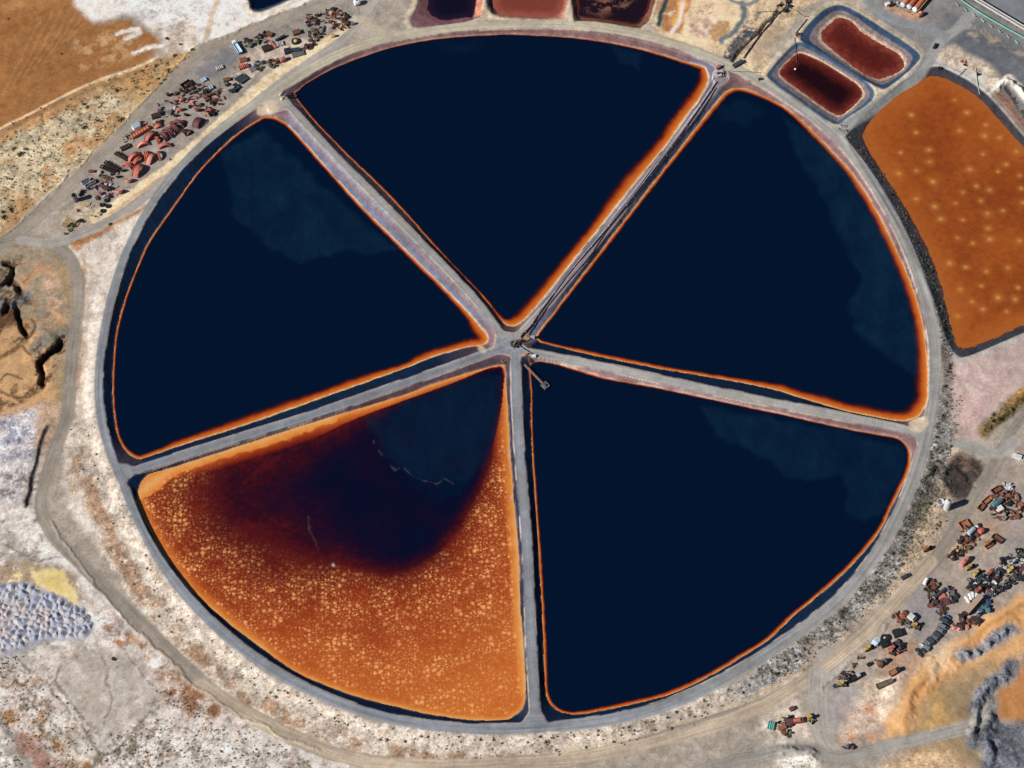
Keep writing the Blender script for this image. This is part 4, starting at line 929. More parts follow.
# open cylinder at the foot of the yard
x, y, z = P3(*L4(124,580))
cylw = MESH('wall', lambda b: lathe(b, [(1.35,0),(1.4,.1),(1.4,5.2),(1.48,5.2),(1.48,5.4),(1.3,5.4),(1.3,.3)], 24), GRY, True)
place('steel_cylinder', [('wall', cylw), ('rim', MESH('rim', lambda b: lathe(b, [(1.42,5.0),(1.6,5.0),(1.6,5.25),(1.42,5.25)], 24), CHR))], (x, y, z), 0, 'tall open grey cylinder standing at the lower end of the left yard', 'cylinder')
rack(L4(140,556), L4(156,526), .9, 1.6, 3, BLK, 'dark leaning frame just above the tall grey cylinder', 'rack', None, 'steel_rack')
box_(L4(140,590), L4(192,596), 1.8, .5, SAN, 'low sand coloured slab below the tall grey cylinder', 'slab', None, 'slab')
for i, (x_, y_) in enumerate([(272,580),(250,602),(278,608),(253,631)]):
    x, y, z = P3(*L4(x_, y_))
    t = MESH('tread', lambda b: lathe(b, [(.62,.0),(1.15,0),(1.32,.2),(1.32,.75),(1.15,.95),(.62,.95),(.5,.5),(.62,0)], 20), TYR, True)
    place('tyre', [('tread', t), ('bead', MESH('bead', lambda b: lathe(b, [(.5,.3),(.62,.2),(.62,.8),(.5,.7)], 20), GRY))], (x, y, z), 0, ['topmost of four big tyres below the lowest tank end','leftmost of four big tyres in a close group','rightmost of four big tyres in a close group','lowest of four big tyres, lying apart'][i], 'tyre', 'tyres in the left scrap yard')
for lb, p, q in (('upper sand coloured pallet row at the tip of the left yard',(70,668),(140,690)),('lower sand coloured pallet row at the tip of the left yard',(55,690),(110,712))):
    c, a, L = seg(L4(*p), L4(*q), .5)
    place('pallet', [('bearer', MESH('bearer', lambda b: [bx(b, (0, s, .15), (L, .2, .3)) for s in (-1.2, 0, 1.2)], SAN)), ('board', MESH('board', lambda b: [bx(b, (-L/2+(i+.5)*L/9, 0, .37), (L/9*.6, 2.8, .12)) for i in range(9)], SAN))], c, a, lb, 'pallet')
box_(L4(84,706), L4(104,688), .9, .9, BLK, 'black box on the lower pallet row', 'box'); box_(L4(126,686), L4(150,668), .9, .9, BLK, 'black box right of the upper pallet row', 'box')
bin_(L4(634,34), L4(676,8), 3.6, 1.5, DKB, 'square rusty brown bin at the top of the left yard', fill=RST)
box_(L4(488,178), L4(532,166), 3.0, 1.6, DKB, 'dark box left of the upper curved plates', 'box')

# ---- scatter of separate scrap pieces
SCRAP = {}
def scrap_mesh(kind, m, k):
    key = (kind, m.name, k)
    if key in SCRAP: return SCRAP[key]
    r = random.Random(hash((kind, k)) % 9973 if False else (len(kind)*31+k*7))
    L = r.uniform(1.6, 3.2)
    if kind == 'steel_beam': f = lambda b: [bx(b, (0, 0, .06), (L, .42, .09)), bx(b, (0, 0, .32), (L, .1, .44)), bx(b, (0, 0, .58), (L, .42, .09))]
    elif kind == 'bent_plate': f = lambda b: arcshell(b, L*.6, -.9, .7, L*.55, .09, 6)
    elif kind == 'pipe_section': f = lambda b: (cy(b, (-L/2, 0, .36), (L/2, 0, .36), .36, 12, cap=False), cy(b, (-L/2, 0, .36), (L/2, 0, .36), .27, 12, cap=False), cy(b, (-L/2, 0, .36), (-L/2+.12, 0, .36), .5, 12))
    elif kind == 'machine_block': f = lambda b: (bx(b, (0, 0, .4), (L*.6, L*.45, .8)), bx(b, (L*.1, 0, 1.0), (L*.3, L*.3, .5)), cy(b, (-L*.18, 0, .8), (-L*.18, 0, 1.35), L*.11, 10), bx(b, (0, L*.3, .3), (L*.3, .25, .35)))
    elif kind == 'gear_wheel':
        def f(b):
            lathe(b, [(.55,.0),(1.0,0),(1.0,.4),(.55,.4),(.55,0)], 20); bx(b, (0,0,.2), (1.3,.2,.2)); bx(b, (0,0,.2), (.2,1.3,.18)); cy(b, (0,0,0), (0,0,.55), .22, 10)
    elif kind == 'lattice_frame':
        def f(b):
            for s in (-1, 1): bx(b, (0, s*.6, .15), (L, .16, .3))
            for i in range(5): bx(b, (-L/2+.1+i*(L-.2)/4, 0, .17), (.12, 1.06, .2))
            bx(b, (0, 0, .38), (L*1.02, .12, .12), .45)
    elif kind == 'hopper': f = lambda b: (bx(b, (0, 0, .55), (1.9, 1.5, .9), 0, 1.0), bx(b, (0, 0, 1.05), (2.1, 1.7, .12)), bx(b, (0, 0, 1.14), (1.6, 1.2, .08)), cy(b, (-.9, 0, .4), (-1.5, 0, .3), .25, 10))
    else: f = lambda b: (lathe(b, [(.02,0),(.55,0),(.6,.1),(.6,.5),(.64,.55),(.6,.6),(.6,1.0),(.55,1.1),(.02,1.1)], 14))
    me = MESH(kind, f, m, kind in ('pipe_section', 'drum', 'bent_plate')); SCRAP[key] = me; return me
CATS = {'steel_beam':'beam','bent_plate':'plate','pipe_section':'pipe','machine_block':'machine part','gear_wheel':'gear wheel','lattice_frame':'frame','hopper':'hopper','drum':'drum'}
WORD = {'steel_beam':'steel beam','bent_plate':'bent steel plate','pipe_section':'flanged pipe section','machine_block':'machine part','gear_wheel':'spoked gear wheel','lattice_frame':'lattice frame','hopper':'box hopper','drum':'steel drum'}
def inpoly(px, n):
    P = np.asarray(px, float); out = []
    while len(out) < n:
        u = RNG.uniform(P[:, 0].min(), P[:, 0].max()); v = RNG.uniform(P[:, 1].min(), P[:, 1].max())
        if inside(np.array([u]), np.array([v]), P)[0]: out.append((u, v))
    return out
def scatter(px, n_, cols, where, kinds=('steel_beam','bent_plate','pipe_section','machine_block','lattice_frame','gear_wheel','hopper','drum'), s0=.6, s1=1.15, lift=.7):
    n = int(n_*1.75)
    for i, (u, v) in enumerate(inpoly(px, n)):
        kind = kinds[RNG.randint(len(kinds))]; m = cols[RNG.randint(len(cols))]
        x, y, z = P3(u, v)
        place(kind, [(kind, scrap_mesh(kind, m, RNG.randint(3)))], (x, y, z+RNG.uniform(0, lift)*(i % 2)), RNG.uniform(0, 6.28), ' '.join(f'{CNAME[m]} {WORD[kind]} {where}'.split()[:16]), CATS[kind], f'{WORD[kind]}s {where}', (RNG.uniform(-.25, .25), RNG.uniform(-.25, .25)), RNG.uniform(s0, s1)*1.08)
scatter([L4(600,60),L4(650,20),L4(760,30),L4(768,120),L4(700,135),L4(600,120)], 34, [DKB,MAR,RST,RED,BLK,GRY], 'in the jumble at the top of the left yard')
scatter([L4(500,120),L4(570,70),L4(620,110),L4(600,190),L4(520,180)], 14, [DKB,BLK,MAR,LGR,GRY], 'left of the three tank ends in the left yard')
scatter([L4(345,270),L4(395,250),L4(400,290),L4(360,300)], 7, [LGR,DKB,SAN,GRY], 'left of the white box tank')
scatter([L4(190,440),L4(330,450),L4(330,560),L4(210,580),L4(180,520)], 24, [DKB,BLK,MAR,RST,RED,LGR], 'among the dark racks and blue troughs')
scatter([L4(130,600),L4(230,585),L4(250,660),L4(150,660)], 8, [SAN,LGR,CON,RST] if CON in CNAME else [SAN,LGR,RST], 'on the pale floor around the tall grey cylinder', s0=.4, s1=.7, lift=.1)
scatter([L4(440,190),L4(520,185),L4(560,215),L4(440,235)], 7, [GRY,DKB,SAN], 'above the long red trough')
# top yard
T6 = cropper(200, 0, 6.4)
W1 = 'in the scrap row beside the upper gravel road'
scatter([T6(20,590),T6(130,570),T6(170,640),T6(120,690),T6(30,650)], 26, [RST,DKB,MAR,RST], 'in the brown tangle at the join of the two yards')
scatter([T6(670,100),T6(780,80),T6(790,150),T6(690,180)], 14, [DKB,MAR,RST,BLK], 'in the small heap left of the big upper heap')
scatter([T6(800,70),T6(880,40),T6(930,90),T6(975,160),T6(900,215),T6(860,190),T6(800,160)], 44, [RST,DKB,RED,MAR,BLK,RST,SAN], 'in the big heap at the upper end of the yard')
scatter([T6(700,200),T6(820,150),T6(800,230),T6(720,290),T6(690,240)], 22, [DKB,BLK,OLV,RST,GRY], 'in the dark spread below the big upper heap')
scatter([T6(650,290),T6(735,275),T6(730,315),T6(660,320)], 8, [MAR,DKB], 'in the maroon pile at the track edge')
scatter([T6(340,230),T6(420,220),T6(430,275),T6(345,280)], 12, [DKB,OLV,BLK], 'in the dark heap by the upper gravel road')
scatter([T6(285,250),T6(340,245),T6(335,305),T6(290,300)], 8, [OLV,BLK,DKB], 'in the olive heap right of the old white truck')
scatter([T6(340,400),T6(420,390),T6(430,455),T6(360,460)], 9, [GRY,CHR,BLU,MAR,OLV], 'between the grey plate and the olive heap')
scatter([T6(435,385),T6(500,390),T6(490,435),T6(440,435)], 9, [OLV,DKB,RST], 'in the round olive heap by the track')
scatter([T6(150,530),T6(240,540),T6(240,600),T6(160,600)], 8, [DGR,CHR,GRY,BLK], 'beside the dark flat beds')
scatter([T6(40,690),T6(110,680),T6(110,740),T6(30,750)], 8, [RED,BLK,DKB], 'by the red tank end at the pale bank')
bin_(T6(405,208), T6(462,225), 2.4, 1.4, RST, 'open brown bin with a deep shadow beside the upper road'); box_(T6(402,318), T6(450,300), 4.0, 1.6, DKB, 'dark brown box in the middle of the upper yard')
box_(T6(446,264), T6(486,306), 1.2, 1.0, PINK, 'pink slanting beam box in the middle of the upper yard', 'beam', None, 'box_beam')
rack(T6(490,285), T6(535,275), 3.0, .8, 5, LGR, 'pale grey open rack right of the pink beam'); box_(T6(485,262), T6(545,228), 1.2, 1.5, BLK, 'black long box above the pale rack', 'box')
box_(T6(595,215), T6(640,200), 3.0, 1.6, RST, 'rust brown box above the ringed yellow drum', 'box')
x, y, z = P3(*T6(612,268))
place('ringed_drum', [('ring', MESH('ring', lambda b: lathe(b, [(1.3,0),(2.3,0),(2.3,.9),(1.3,.9),(1.3,0)], 22), BLK)), ('drum', MESH('drum', lambda b: lathe(b, [(.02,.2),(1.0,.2),(1.05,1.2),(.9,1.3),(.02,1.3)], 18), YEL, True))], (x, y, z), 0, 'yellow drum sitting inside a thick black ring', 'drum')
box_(T6(540,332), T6(585,322), 3.4, 1.8, BLK, 'black box, left of the pair at the track edge', 'box'); box_(T6(590,325), T6(640,318), 2.6, 1.6, CHR, 'charcoal box, right of the pair at the track edge', 'box')
box_(T6(590,355), T6(665,335), 3.6, .9, LCHR, 'flat slate grey tray lying below the charcoal box', 'tray', None, 'steel_tray')
box_(T6(255,388), T6(300,380), 3.0, 1.2, RSO, 'bright rust box above the red barred tray', 'box')
rack(T6(248,438), T6(312,416), 2.4, 1.0, 6, RPA, 'red barred tray beside the grey plate', 'tray', None, 'barred_tray')
box_(T6(320,450), T6(370,428), 3.6, .3, GRY, 'thin grey plate right of the red barred tray', 'plate', None, 'flat_plate')
for lb, p, q in (('dark teal flat bed, upper of the two beside the pale bank',(228,516),(285,480)),('dark teal flat bed, lower of the two beside the pale bank',(250,532),(302,495)),('dark blue flat bed right of the brown tangle',(188,590),(250,552))):
    c, a, L = seg(T6(*p), T6(*q), 1.4)
    place('flat_bed', [('deck', MESH('deck', lambda b: bx(b, (0,0,1.0), (L,2.3,.25)), CHR)), ('rail', MESH('rail', lambda b: [bx(b, (0,s*1.1,1.28), (L,.1,.3)) for s in (-1,1)], TEA)), ('axle', MESH('axle', lambda b: [cy(b, (s*L*.3,-1.1,.45), (s*L*.3,1.1,.45), .45, 12) for s in (-1,1)], TYR))], c, a, lb, 'flat bed', 'flat beds in the upper scrap yard')
tank(T6(512,388), T6(546,372), 1.3, PINK, 'stubby pink tank near the end of the olive heap'); box_(T6(150,515), T6(190,505), 2.2, 1.4, RST, 'brown box above the dull green scrap', 'box')
tank(T6(985,22), T6(1024,10), 1.7, WHT, 'white tank with blue shadow side beside the gravel at the top', 'tank', None, 'tank', BLU)
tank(T6(835,232), T6(866,228), .9, YEL, 'small yellow tank at the pale track edge'); tank(T6(968,155), T6(990,148), .8, LCHR, 'small slate tank at the right end of the big heap')
for i, (p, q) in enumerate((((10,520),(40,505)),((30,580),(85,555)),((105,445),(150,425)))):
    rack(T6(*p), T6(*q), 2.2, 1.0, 4, PBL if i != 2 else LGR, ['pale blue frame at the top edge of the left yard','pale blue long frame right of the first pale frame','pale grey low frame on the grey yard floor'][i], 'rack', None, 'steel_rack')

# ---- vehicles
def wheel_mesh(r, w_): return MESH('wheel', lambda b: cy(b, (0, -w_/2, r), (0, w_/2, r), r, 14), TYR)
def car_parts(m):
    def body(b):
        bx(b, (0,0,.62), (4.3,1.76,.62), 0, .97); bx(b, (1.55,0,.98), (1.1,1.6,.14), 0, .9); bx(b, (-1.75,0,.98), (.75,1.6,.14), 0, .9)
    def cabin(b): bx(b, (-.25,0,1.2), (2.5,1.58,.52), 0, .82)
    def roof(b): bx(b, (-.25,0,1.49), (1.95,1.28,.08), 0, .95)
    return MESH('body', body, m, bevel=.06), MESH('window', cabin, GLS), MESH('roof', roof, m)
_car = {}
def car(xyz, a, m, label, grp, cat='car', name='parked_car', s=1.0):
    if m.name not in _car: _car[m.name] = car_parts(m)+(wheel_mesh(.33, .22),)
    b, w_, rf, wh = _car[m.name]
    o = place(name, [('body', b), ('window', w_), ('roof', rf)], xyz, a, label, cat, grp, (0, 0), s)
    for i in (-1, 1):
        for j in (-1, 1): k = link('wheel', wh, o); k.location = (i*1.35, j*.82, 0)
    return o
def truck(p, q, cab, bed, label, cat='truck', load=None, name='truck', wdt=2.4):
    c, a, L = seg(p, q, 2.0); L = max(L, 5.0)
    def cabf(b): bx(b, (L/2-1.0,0,1.65), (1.9,wdt-.2,1.7), 0, .92)
    def bedf(b):
        bx(b, (-.9,0,1.25), (L-2.4,wdt,.16))
        for s in (-1,1): bx(b, (-.9,s*(wdt/2-.05),1.65), (L-2.4,.1,.7))
        bx(b, (-L/2+.3,0,1.65), (.1,wdt-.22,.7)); bx(b, (L/2-2.15,0,1.8), (.1,wdt-.22,1.0))
    parts = [('cab', MESH('cab', cabf, cab, bevel=.08), [('windscreen', MESH('windscreen', lambda b: bx(b, (L/2-.06,0,1.95), (.06,wdt*.7,.55)), GLS)), ('roof', MESH('roof', lambda b: bx(b, (L/2-1.0,0,2.54), (1.5,wdt-.55,.08)), cab))]),
             ('bed', MESH('bed', bedf, bed)), ('chassis', MESH('chassis', lambda b: bx(b, (0,0,.85), (L*.96,1.0,.3)), BLK))]
    if load: parts.append(('load_floor', MESH('load_floor', lambda b: bx(b, (-.9,0,1.45), (L-2.7,wdt-.3,.25), 0, .9), load)))
    o = place(name, parts, c, a, label, cat); wh = wheel_mesh(.5, .35)
    for x in (L/2-1.0, -L/2+1.0, -L/2+2.1):
        for s in (-1, 1): k = link('wheel', wh, o); k.location = (x, s*(wdt/2-.2), 0)
    return o
def van(p, q, m, label, wdt=2.0, h=2.0, cat='van', grp=None, name='parked_van'):
    c, a, L = seg(p, q, h*.8)
    b_ = MESH('body', lambda b: (bx(b, (0,0,h*.45), (L,wdt,h*.62), 0, .98), bx(b, (-L*.08,0,h*.86), (L*.8,wdt*.94,h*.26), 0, .93)), m, bevel=.06)
    g_ = MESH('windscreen', lambda b: bx(b, (L*.36,0,h*.83), (.5,wdt*.8,.35), 0, 1, .5), GLS)
    o = place(name, [('body', b_), ('windscreen', g_)], c, a, label, cat, grp); wh = wheel_mesh(.36, .24)
    for i in (-1, 1):
        for j in (-1, 1): k = link('wheel', wh, o); k.location = (i*L*.32, j*(wdt/2-.08), 0)
    return o
def loader(p, q, m, label, cat='loader', arm=True, name='wheel_loader'):
    c, a, L = seg(p, q, 2.0); L = max(L, 4.5)
    parts = [('body', MESH('body', lambda b: (bx(b, (-L*.22,0,1.4), (L*.45,1.8,1.1), 0, .9), bx(b, (L*.1,0,1.0), (L*.35,1.1,.6))), m, bevel=.06)), ('cab', MESH('cab', lambda b: bx(b, (0,0,2.3), (1.3,1.3,1.4), 0, .9), GLS), [('roof', MESH('roof', lambda b: bx(b, (0,0,3.06), (1.5,1.5,.12)), m))]),
             ('arm', MESH('arm', lambda b: [bx(b, (L*.3,s*.5,1.2), (L*.4,.18,.3), 0, 1, .25) for s in (-1,1)], m)), ('bucket', MESH('bucket', lambda b: (bx(b, (L*.5,0,.5), (.1,2.3,.9)), bx(b, (L*.5+.4,0,.12), (.8,2.3,.1)), bx(b, (L*.5+.35,1.1,.45), (.7,.08,.7)), bx(b, (L*.5+.35,-1.1,.45), (.7,.08,.7))), BLK))]
    o = place(name, parts, c, a, label, cat); wh = wheel_mesh(.7, .5)
    for x in (-L*.28, L*.2):
        for s in (-1, 1): k = link('wheel', wh, o); k.location = (x, s*.95, 0)
    return o
truck(T6(262,342), T6(214,268), WHT, PBL, 'old white and pale blue truck on the grey yard beside the upper road')
R12 = cropper(870, 600, 12.8)
ROW = [((592,632),(640,662),CHR,'c'),((622,680),(680,722),CHR,'c'),((655,622),(728,672),CHR,'c'),((645,570),(690,600),WHT,'c'),
       ((690,590),(775,645),LCHR,'v'),((690,525),(788,590),LCHR,'v'),((730,490),(838,560),CHR,'v'),((782,455),(882,520),LCHR,'v'),((812,418),(920,480),CHR,'v'),((845,360),(950,425),LCHR,'v'),((870,310),(985,372),LCHR,'v'),((890,230),(1020,300),CHR,'v'),((965,195),(1035,240),BLU,'c')]
RL = ['lowest left charcoal car at the bottom end of the slanting row','lowest charcoal car of all in the slanting row','charcoal car, third from the bottom end of the slanting row','small white topped car on the upper side of the row\'s bottom end',
      'short slate van, lowest of the vans in the row','slate van, second from the bottom of the row','charcoal van, third van up the row','pale slate van between two dark vans in the row','dark charcoal van in the middle of the row, above the pale one','slate van, lower of two pale vans near the row\'s top','pale slate van, upper of two pale vans near the row\'s top','largest charcoal van at the top end of the row','blue car beside the largest charcoal van']
for (p, q, m, k), lb in zip(ROW, RL):
    if k == 'v': van(R12(*p), R12(*q), m, lb, 1.75, 1.8, 'van', 'vehicles parked in the slanting row')
    else:
        c, a, L = seg(R12(*p), R12(*q), 1.2); car(c, a, m, lb, 'vehicles parked in the slanting row', s=min(max(L/4.3, .75), 1.05))
van(R12(492,195), R12(578,258), WHT, 'bright white van body parked above the slanting row', 2.8, 2.5)
loader(R12(545,312), R12(615,345), YEL, 'small yellow loader below the white van')
scatter([R12(280,160),R12(440,150),R12(480,250),R12(400,290),R12(300,260)], 15, [RST,RSO,RED,DKB,RST], 'in the rust stack by the white van')
box_(R12(300,440), R12(400,410), 3.8, 2.0, BLK, 'black box on the yard below the rust stack', 'box'); scatter([R12(390,270),R12(520,300),R12(520,380),R12(430,330)], 10, [GRY,DKB,OLV,BLK], 'around the small yellow loader')
scatter([R12(20,500),R12(110,495),R12(110,570),R12(30,580)], 9, [PBL,WHT,PBL], 'in the pale blue heap by the road', ('bent_plate','drum','hopper'))
x, y, z = P3(*R12(182,500)); place('ringed_tank', [('ring', MESH('ring', lambda b: lathe(b, [(1.0,0),(1.9,0),(1.9,1.6),(1.0,1.6),(1.0,0)], 22), BLK)), ('hub', MESH('hub', lambda b: lathe(b, [(.02,.3),(.5,.3),(.5,1.7),(.02,1.75)], 14), WHT, True))], (x, y, z), 0, 'black ring tank with a white hub beside the pale blue heap', 'tank')
box_(R12(140,580), R12(215,545), 3.4, 1.7, BLK, 'black box below the ring tank', 'box')
loader(R12(250,660), R12(330,580), RPA, 'red machine beside the dark truck parts', 'machine', name='red_loader'); scatter([R12(290,520),R12(450,510),R12(420,690),R12(270,700)], 18, [BLK,DKB,RPA,GRY,CHR], 'around the red machine')
V12 = cropper(830, 630, 12.8)
truck(V12(590,735), V12(800,650), LCHR, RST, 'long rusty truck, lower of two by the orange bank', load=OLV); truck(V12(755,575), V12(890,500), BLK, RSO, 'rust bedded truck, upper of two by the orange bank', load=RSO)
loader(V12(110,690), V12(190,690), YEL, 'yellow nosed machine in the lowest group by the road'); truck(V12(240,650), V12(380,570), LGR, BLK, 'dark truck with pale cab in the lowest group by the road')
scatter([V12(110,620),V12(180,540),V12(260,545),V12(240,650),V12(130,660)], 15, [DKB,PBL,RST,BLK,GRY], 'in the lowest group by the road')
tank(V12(600,445), V12(680,420), 1.3, RST, 'rusty tank with a blue one behind it'); tank(V12(690,405), V12(730,385), 1.1, BLU, 'blue tank beside the rusty tank'); scatter([V12(600,420),V12(720,380),V12(740,430),V12(640,470)], 7, [LGR,PBL,RST,DKB], 'around the rusty and the blue tank')
loader(V12(440,250), V12(540,215), YEL, 'yellow and black machine below the pale blue heap'); x, y, z = P3(*V12(65,720)); place('tyre', [('tread', MESH('tread', lambda b: lathe(b, [(.5,0),(1.1,0),(1.1,.7),(.5,.7),(.5,0)], 18), CHR)), ('bead', MESH('bead', lambda b: lathe(b, [(.4,.2),(.5,.2),(.5,.6),(.4,.6)], 18), GRY))], (x, y, z), 0, 'lone grey tyre at the left end of the yard', 'tyre')
box_(V12(478,455), V12(520,425), 1.4, 1.2, BLK, 'lone black crate between the lowest group and the rusty tank', 'crate')
S10 = cropper(760, 690, 10.24)
c, a, L = seg(S10(270,330), S10(448,305), 1.8)
place('ore_crusher', [('frame', MESH('frame', lambda b: (bx(b, (0,0,.8), (L,2.6,1.2)), bx(b, (-L*.3,0,1.6), (L*.3,1.8,.8))), MAR)), ('chute', MESH('chute', lambda b: bx(b, (L*.1,0,1.7), (L*.5,1.6,.5), 0, .8), RED)), ('flywheel', MESH('flywheel', lambda b: cy(b, (-L*.35,1.4,1.3), (-L*.35,1.7,1.3), 1.0, 16), BLK))], c, a, 'long maroon machine in the small heap by the lower track', 'machine')
box_(S10(190,395), S10(262,365), 2.6, 1.2, RSO, 'rust box left of the long maroon machine', 'box'); rack(S10(75,360), S10(150,375), 3.6, .8, 4, TURQ, 'turquoise frame at the left end of the small heap', 'rack', None, 'steel_rack')
box_(S10(305,205), S10(345,180), 1.8, 1.4, MAR, 'maroon box standing apart above the small heap', 'box'); scatter([S10(150,330),S10(260,280),S10(330,260),S10(320,480),S10(220,480),S10(170,410)], 18, [DKB,RST,OLV,BLK,SAN], 'in the small heap by the lower track')
loader(S10(475,250), S10(545,320), YEL, 'yellow loader standing alone beside the track junction'); tank(S10(885,590), S10(920,560), .9, BLU, 'small blue tank beside the lower track'); scatter([S10(835,590),S10(960,570),S10(970,600),S10(850,620)], 6, [RST,DKB,SAN], 'beside the small blue tank', s0=.4, s1=.8)
# east groups
E6 = cropper(900, 450, 6.4)
def silo(u, v, r, h, m, label, top, grp=None):
    x, y, z = P3(u, v)
    body = MESH('body', lambda b: lathe(b, [(.02,.05),(r,.05),(r,h),(r*.9,h+r*.25),(r*.55,h+r*.5),(.02,h+r*.6)] if top else [(r,.05),(r,h),(r*.88,h),(r*.88,.4),(.02,.4)], 24), m, True)
    parts = [('body', body), ('band', MESH('band', lambda b: [lathe(b, [(r,h*k),(r+.06,h*k),(r+.06,h*k+.2),(r,h*k+.2)], 24) for k in (.1,.45,.8)], LGR if top else CHR)), ('ladder', MESH('ladder', lambda b: [bx(b, (s*.25,-r-.15,h/2), (.06,.06,h)) for s in (-1,1)]+[bx(b, (0,-r-.15,.3+i*.4), (.5,.05,.05)) for i in range(int(h/.4))], GRY))]
    if top: parts.append(('hatch', MESH('hatch', lambda b: cy(b, (r*.2,0,h+r*.45), (r*.2,0,h+r*.8), r*.28, 12), CHR)))
    return place('silo', parts, (x, y, z), .4, label, 'silo', grp)
silo(*E6(297,374), 1.6, 7.0, WHT, 'tall white domed silo below the dark pit', True); silo(*E6(258,345), 1.8, 2.4, WHT, 'low white open topped tank left of the tall silo', False)
GB_ = 'rusty bins in the group beside the dirt road'
bin_(E6(506,382), E6(532,352), 2.6, 1.3, RST, 'rusty bin at the lower left corner of the upper right group', 'bin', GB_); bin_(E6(530,345), E6(582,300), 2.4, 1.3, RSO, 'long rusty bin in the middle of the three beside the road', 'bin', GB_); bin_(E6(590,272), E6(645,240), 2.8, 1.3, RST, 'rusty bin at the top of the three beside the road', 'bin', GB_)
tank(E6(590,362), E6(652,318), 1.4, TEA, 'teal tank lying among rusty scrap'); box_(E6(618,388), E6(655,368), 2.6, 1.6, WHT, 'white box beside the teal tank', 'box')
scatter([E6(655,220),E6(690,200),E6(745,260),E6(700,270)], 8, [WHT,PBL,LGR], 'in the white debris at the top of the upper right group', ('bent_plate','lattice_frame','drum'))
scatter([E6(570,280),E6(660,260),E6(740,280),E6(790,380),E6(780,450),E6(600,440),E6(565,400),E6(590,330)], 52, [RST,DKB,RST,BLK,RSO,MAR,SAN,GRY], 'in the upper right scrap group')
box_(E6(760,360), E6(785,345), 2.2, 1.8, RSO, 'bright orange box at the right side of the upper right group', 'box')
bin_(E6(385,490), E6(440,465), 4.2, 1.3, RSO, 'square bright rust bin at the top of the middle group'); tank(E6(435,540), E6(478,500), 1.2, PBL, 'white and pale blue long tank in the middle group'); x, y, z = P3(*E6(492,497)); place('round_tank', [('round_tank', MESH('round_tank', lambda b: lathe(b, [(.02,0),(.8,.1),(1.1,.7),(1.0,1.3),(.6,1.7),(.02,1.8)], 18), WHT, True))], (x, y, z), 0, 'small round white tank beside the pale blue tank', 'tank')
tank(E6(505,530), E6(535,510), 1.3, ORG, 'short orange tank right of the round white tank'); bowl(*E6(510,568), 2.0, RST, 'brown tank end turned down in the middle group', None, (pi, 0))
loader(E6(535,605), E6(600,585), RSO, 'rust orange machine with two bins beside the middle group', 'machine', name='orange_loader'); bin_(E6(592,548), E6(655,588), 2.6, 1.2, RST, 'dark rusty bin right of the orange machine'); bin_(E6(545,625), E6(590,595), 2.2, 1.1, RSO, 'bright rust bin below the orange machine')
scatter([E6(380,520),E6(450,470),E6(510,480),E6(500,560),E6(440,640),E6(330,720),E6(290,690),E6(350,620)], 54, [RST,RST,DKB,MAR,RSO,BLK,SAN], 'in the middle scrap group beside the dirt road')
tank(E6(388,742), E6(436,688), 1.4, PINK, 'pale pink tank with a red end below the middle group', 'tank', None, 'tank', RPA)
loader(E6(148,640), E6(190,625), RSO, 'small orange machine parked alone on the bank side of the road', 'machine', name='orange_loader')
F5 = cropper(820, 560, 5.4875)
c, a, L = seg(F5(450,100), F5(488,80), 1.4); car(c, a, CHR, 'dark car standing alone on the dirt road', None, s=1.05)
F16 = cropper(960, 550, 16.0)
loader(F16(115,290), F16(190,260), YEL, 'yellow machine, left of two below the pale pink tank'); loader(F16(225,400), F16(300,340), YEL, 'yellow machine, right of two below the pale pink tank')
G12 = cropper(910, 570, 12.8)
bin_(G12(215,215), G12(325,170), 5.0, 1.2, RST, 'wide rusty bin at the head of the lower right group'); tank(G12(180,185), G12(222,110), .9, WHT, 'narrow white tank beside the wide rusty bin')
c, a, L = seg(G12(285,385), G12(480,220), 1.2); place('culvert_pipe', [('wall', MESH('wall', lambda b: (cy(b, (-L/2,0,.9), (L/2,0,.9), .9, 18, cap=False), cy(b, (-L/2,0,.9), (L/2,0,.9), .75, 18, cap=False)), CHR, True)), ('collar', MESH('collar', lambda b: [lathe(b, [(.9,s*L*.42),(1.1,s*L*.42),(1.1,s*L*.42+.3),(.9,s*L*.42+.3)], 18, 'X', (0,0,.9)) for s in (-1,1)], LGR))], c, a, 'long dark pipe lying across the lower right group', 'pipe')
box_(G12(360,345), G12(440,310), 3.0, .8, PINK, 'pink slab right of the long dark pipe', 'slab', None, 'slab'); box_(G12(395,425), G12(500,395), 3.4, .9, MAR, 'maroon slab below the pink slab', 'slab', None, 'slab')
scatter([G12(190,240),G12(330,150),G12(380,210),G12(290,330),G12(420,440),G12(360,490),G12(240,460),G12(210,350)], 34, [RST,RST,DKB,DKB,BLK,RSO,OLV,MAR], 'around the long dark pipe')
scatter([G12(450,230),G12(560,260),G12(620,330),G12(560,440),G12(500,440),G12(530,350)], 20, [BLK,DKB,MAR,GRY,CHR], 'right of the long dark pipe'); scatter([G12(340,480),G12(490,470),G12(470,560),G12(370,560)], 12, [BLK,GRY,CHR,RST], 'above the top end of the vehicle row')
scatter([G12(590,530),G12(720,560),G12(740,660),G12(640,670)], 14, [BLK,MAR,OLV,DKB], 'left of the long trailer'); scatter([G12(740,640),G12(880,620),G12(880,720),G12(740,720)], 16, [RSO,BLK,DKB,RST], 'below the long trailer'); scatter([G12(520,700),G12(700,700),G12(760,768),G12(560,768)], 12, [DKB,BLK,RST,PINK], 'beside the upper vans of the row')
c, a, L = seg(G12(720,560), G12(905,350), 3.0)
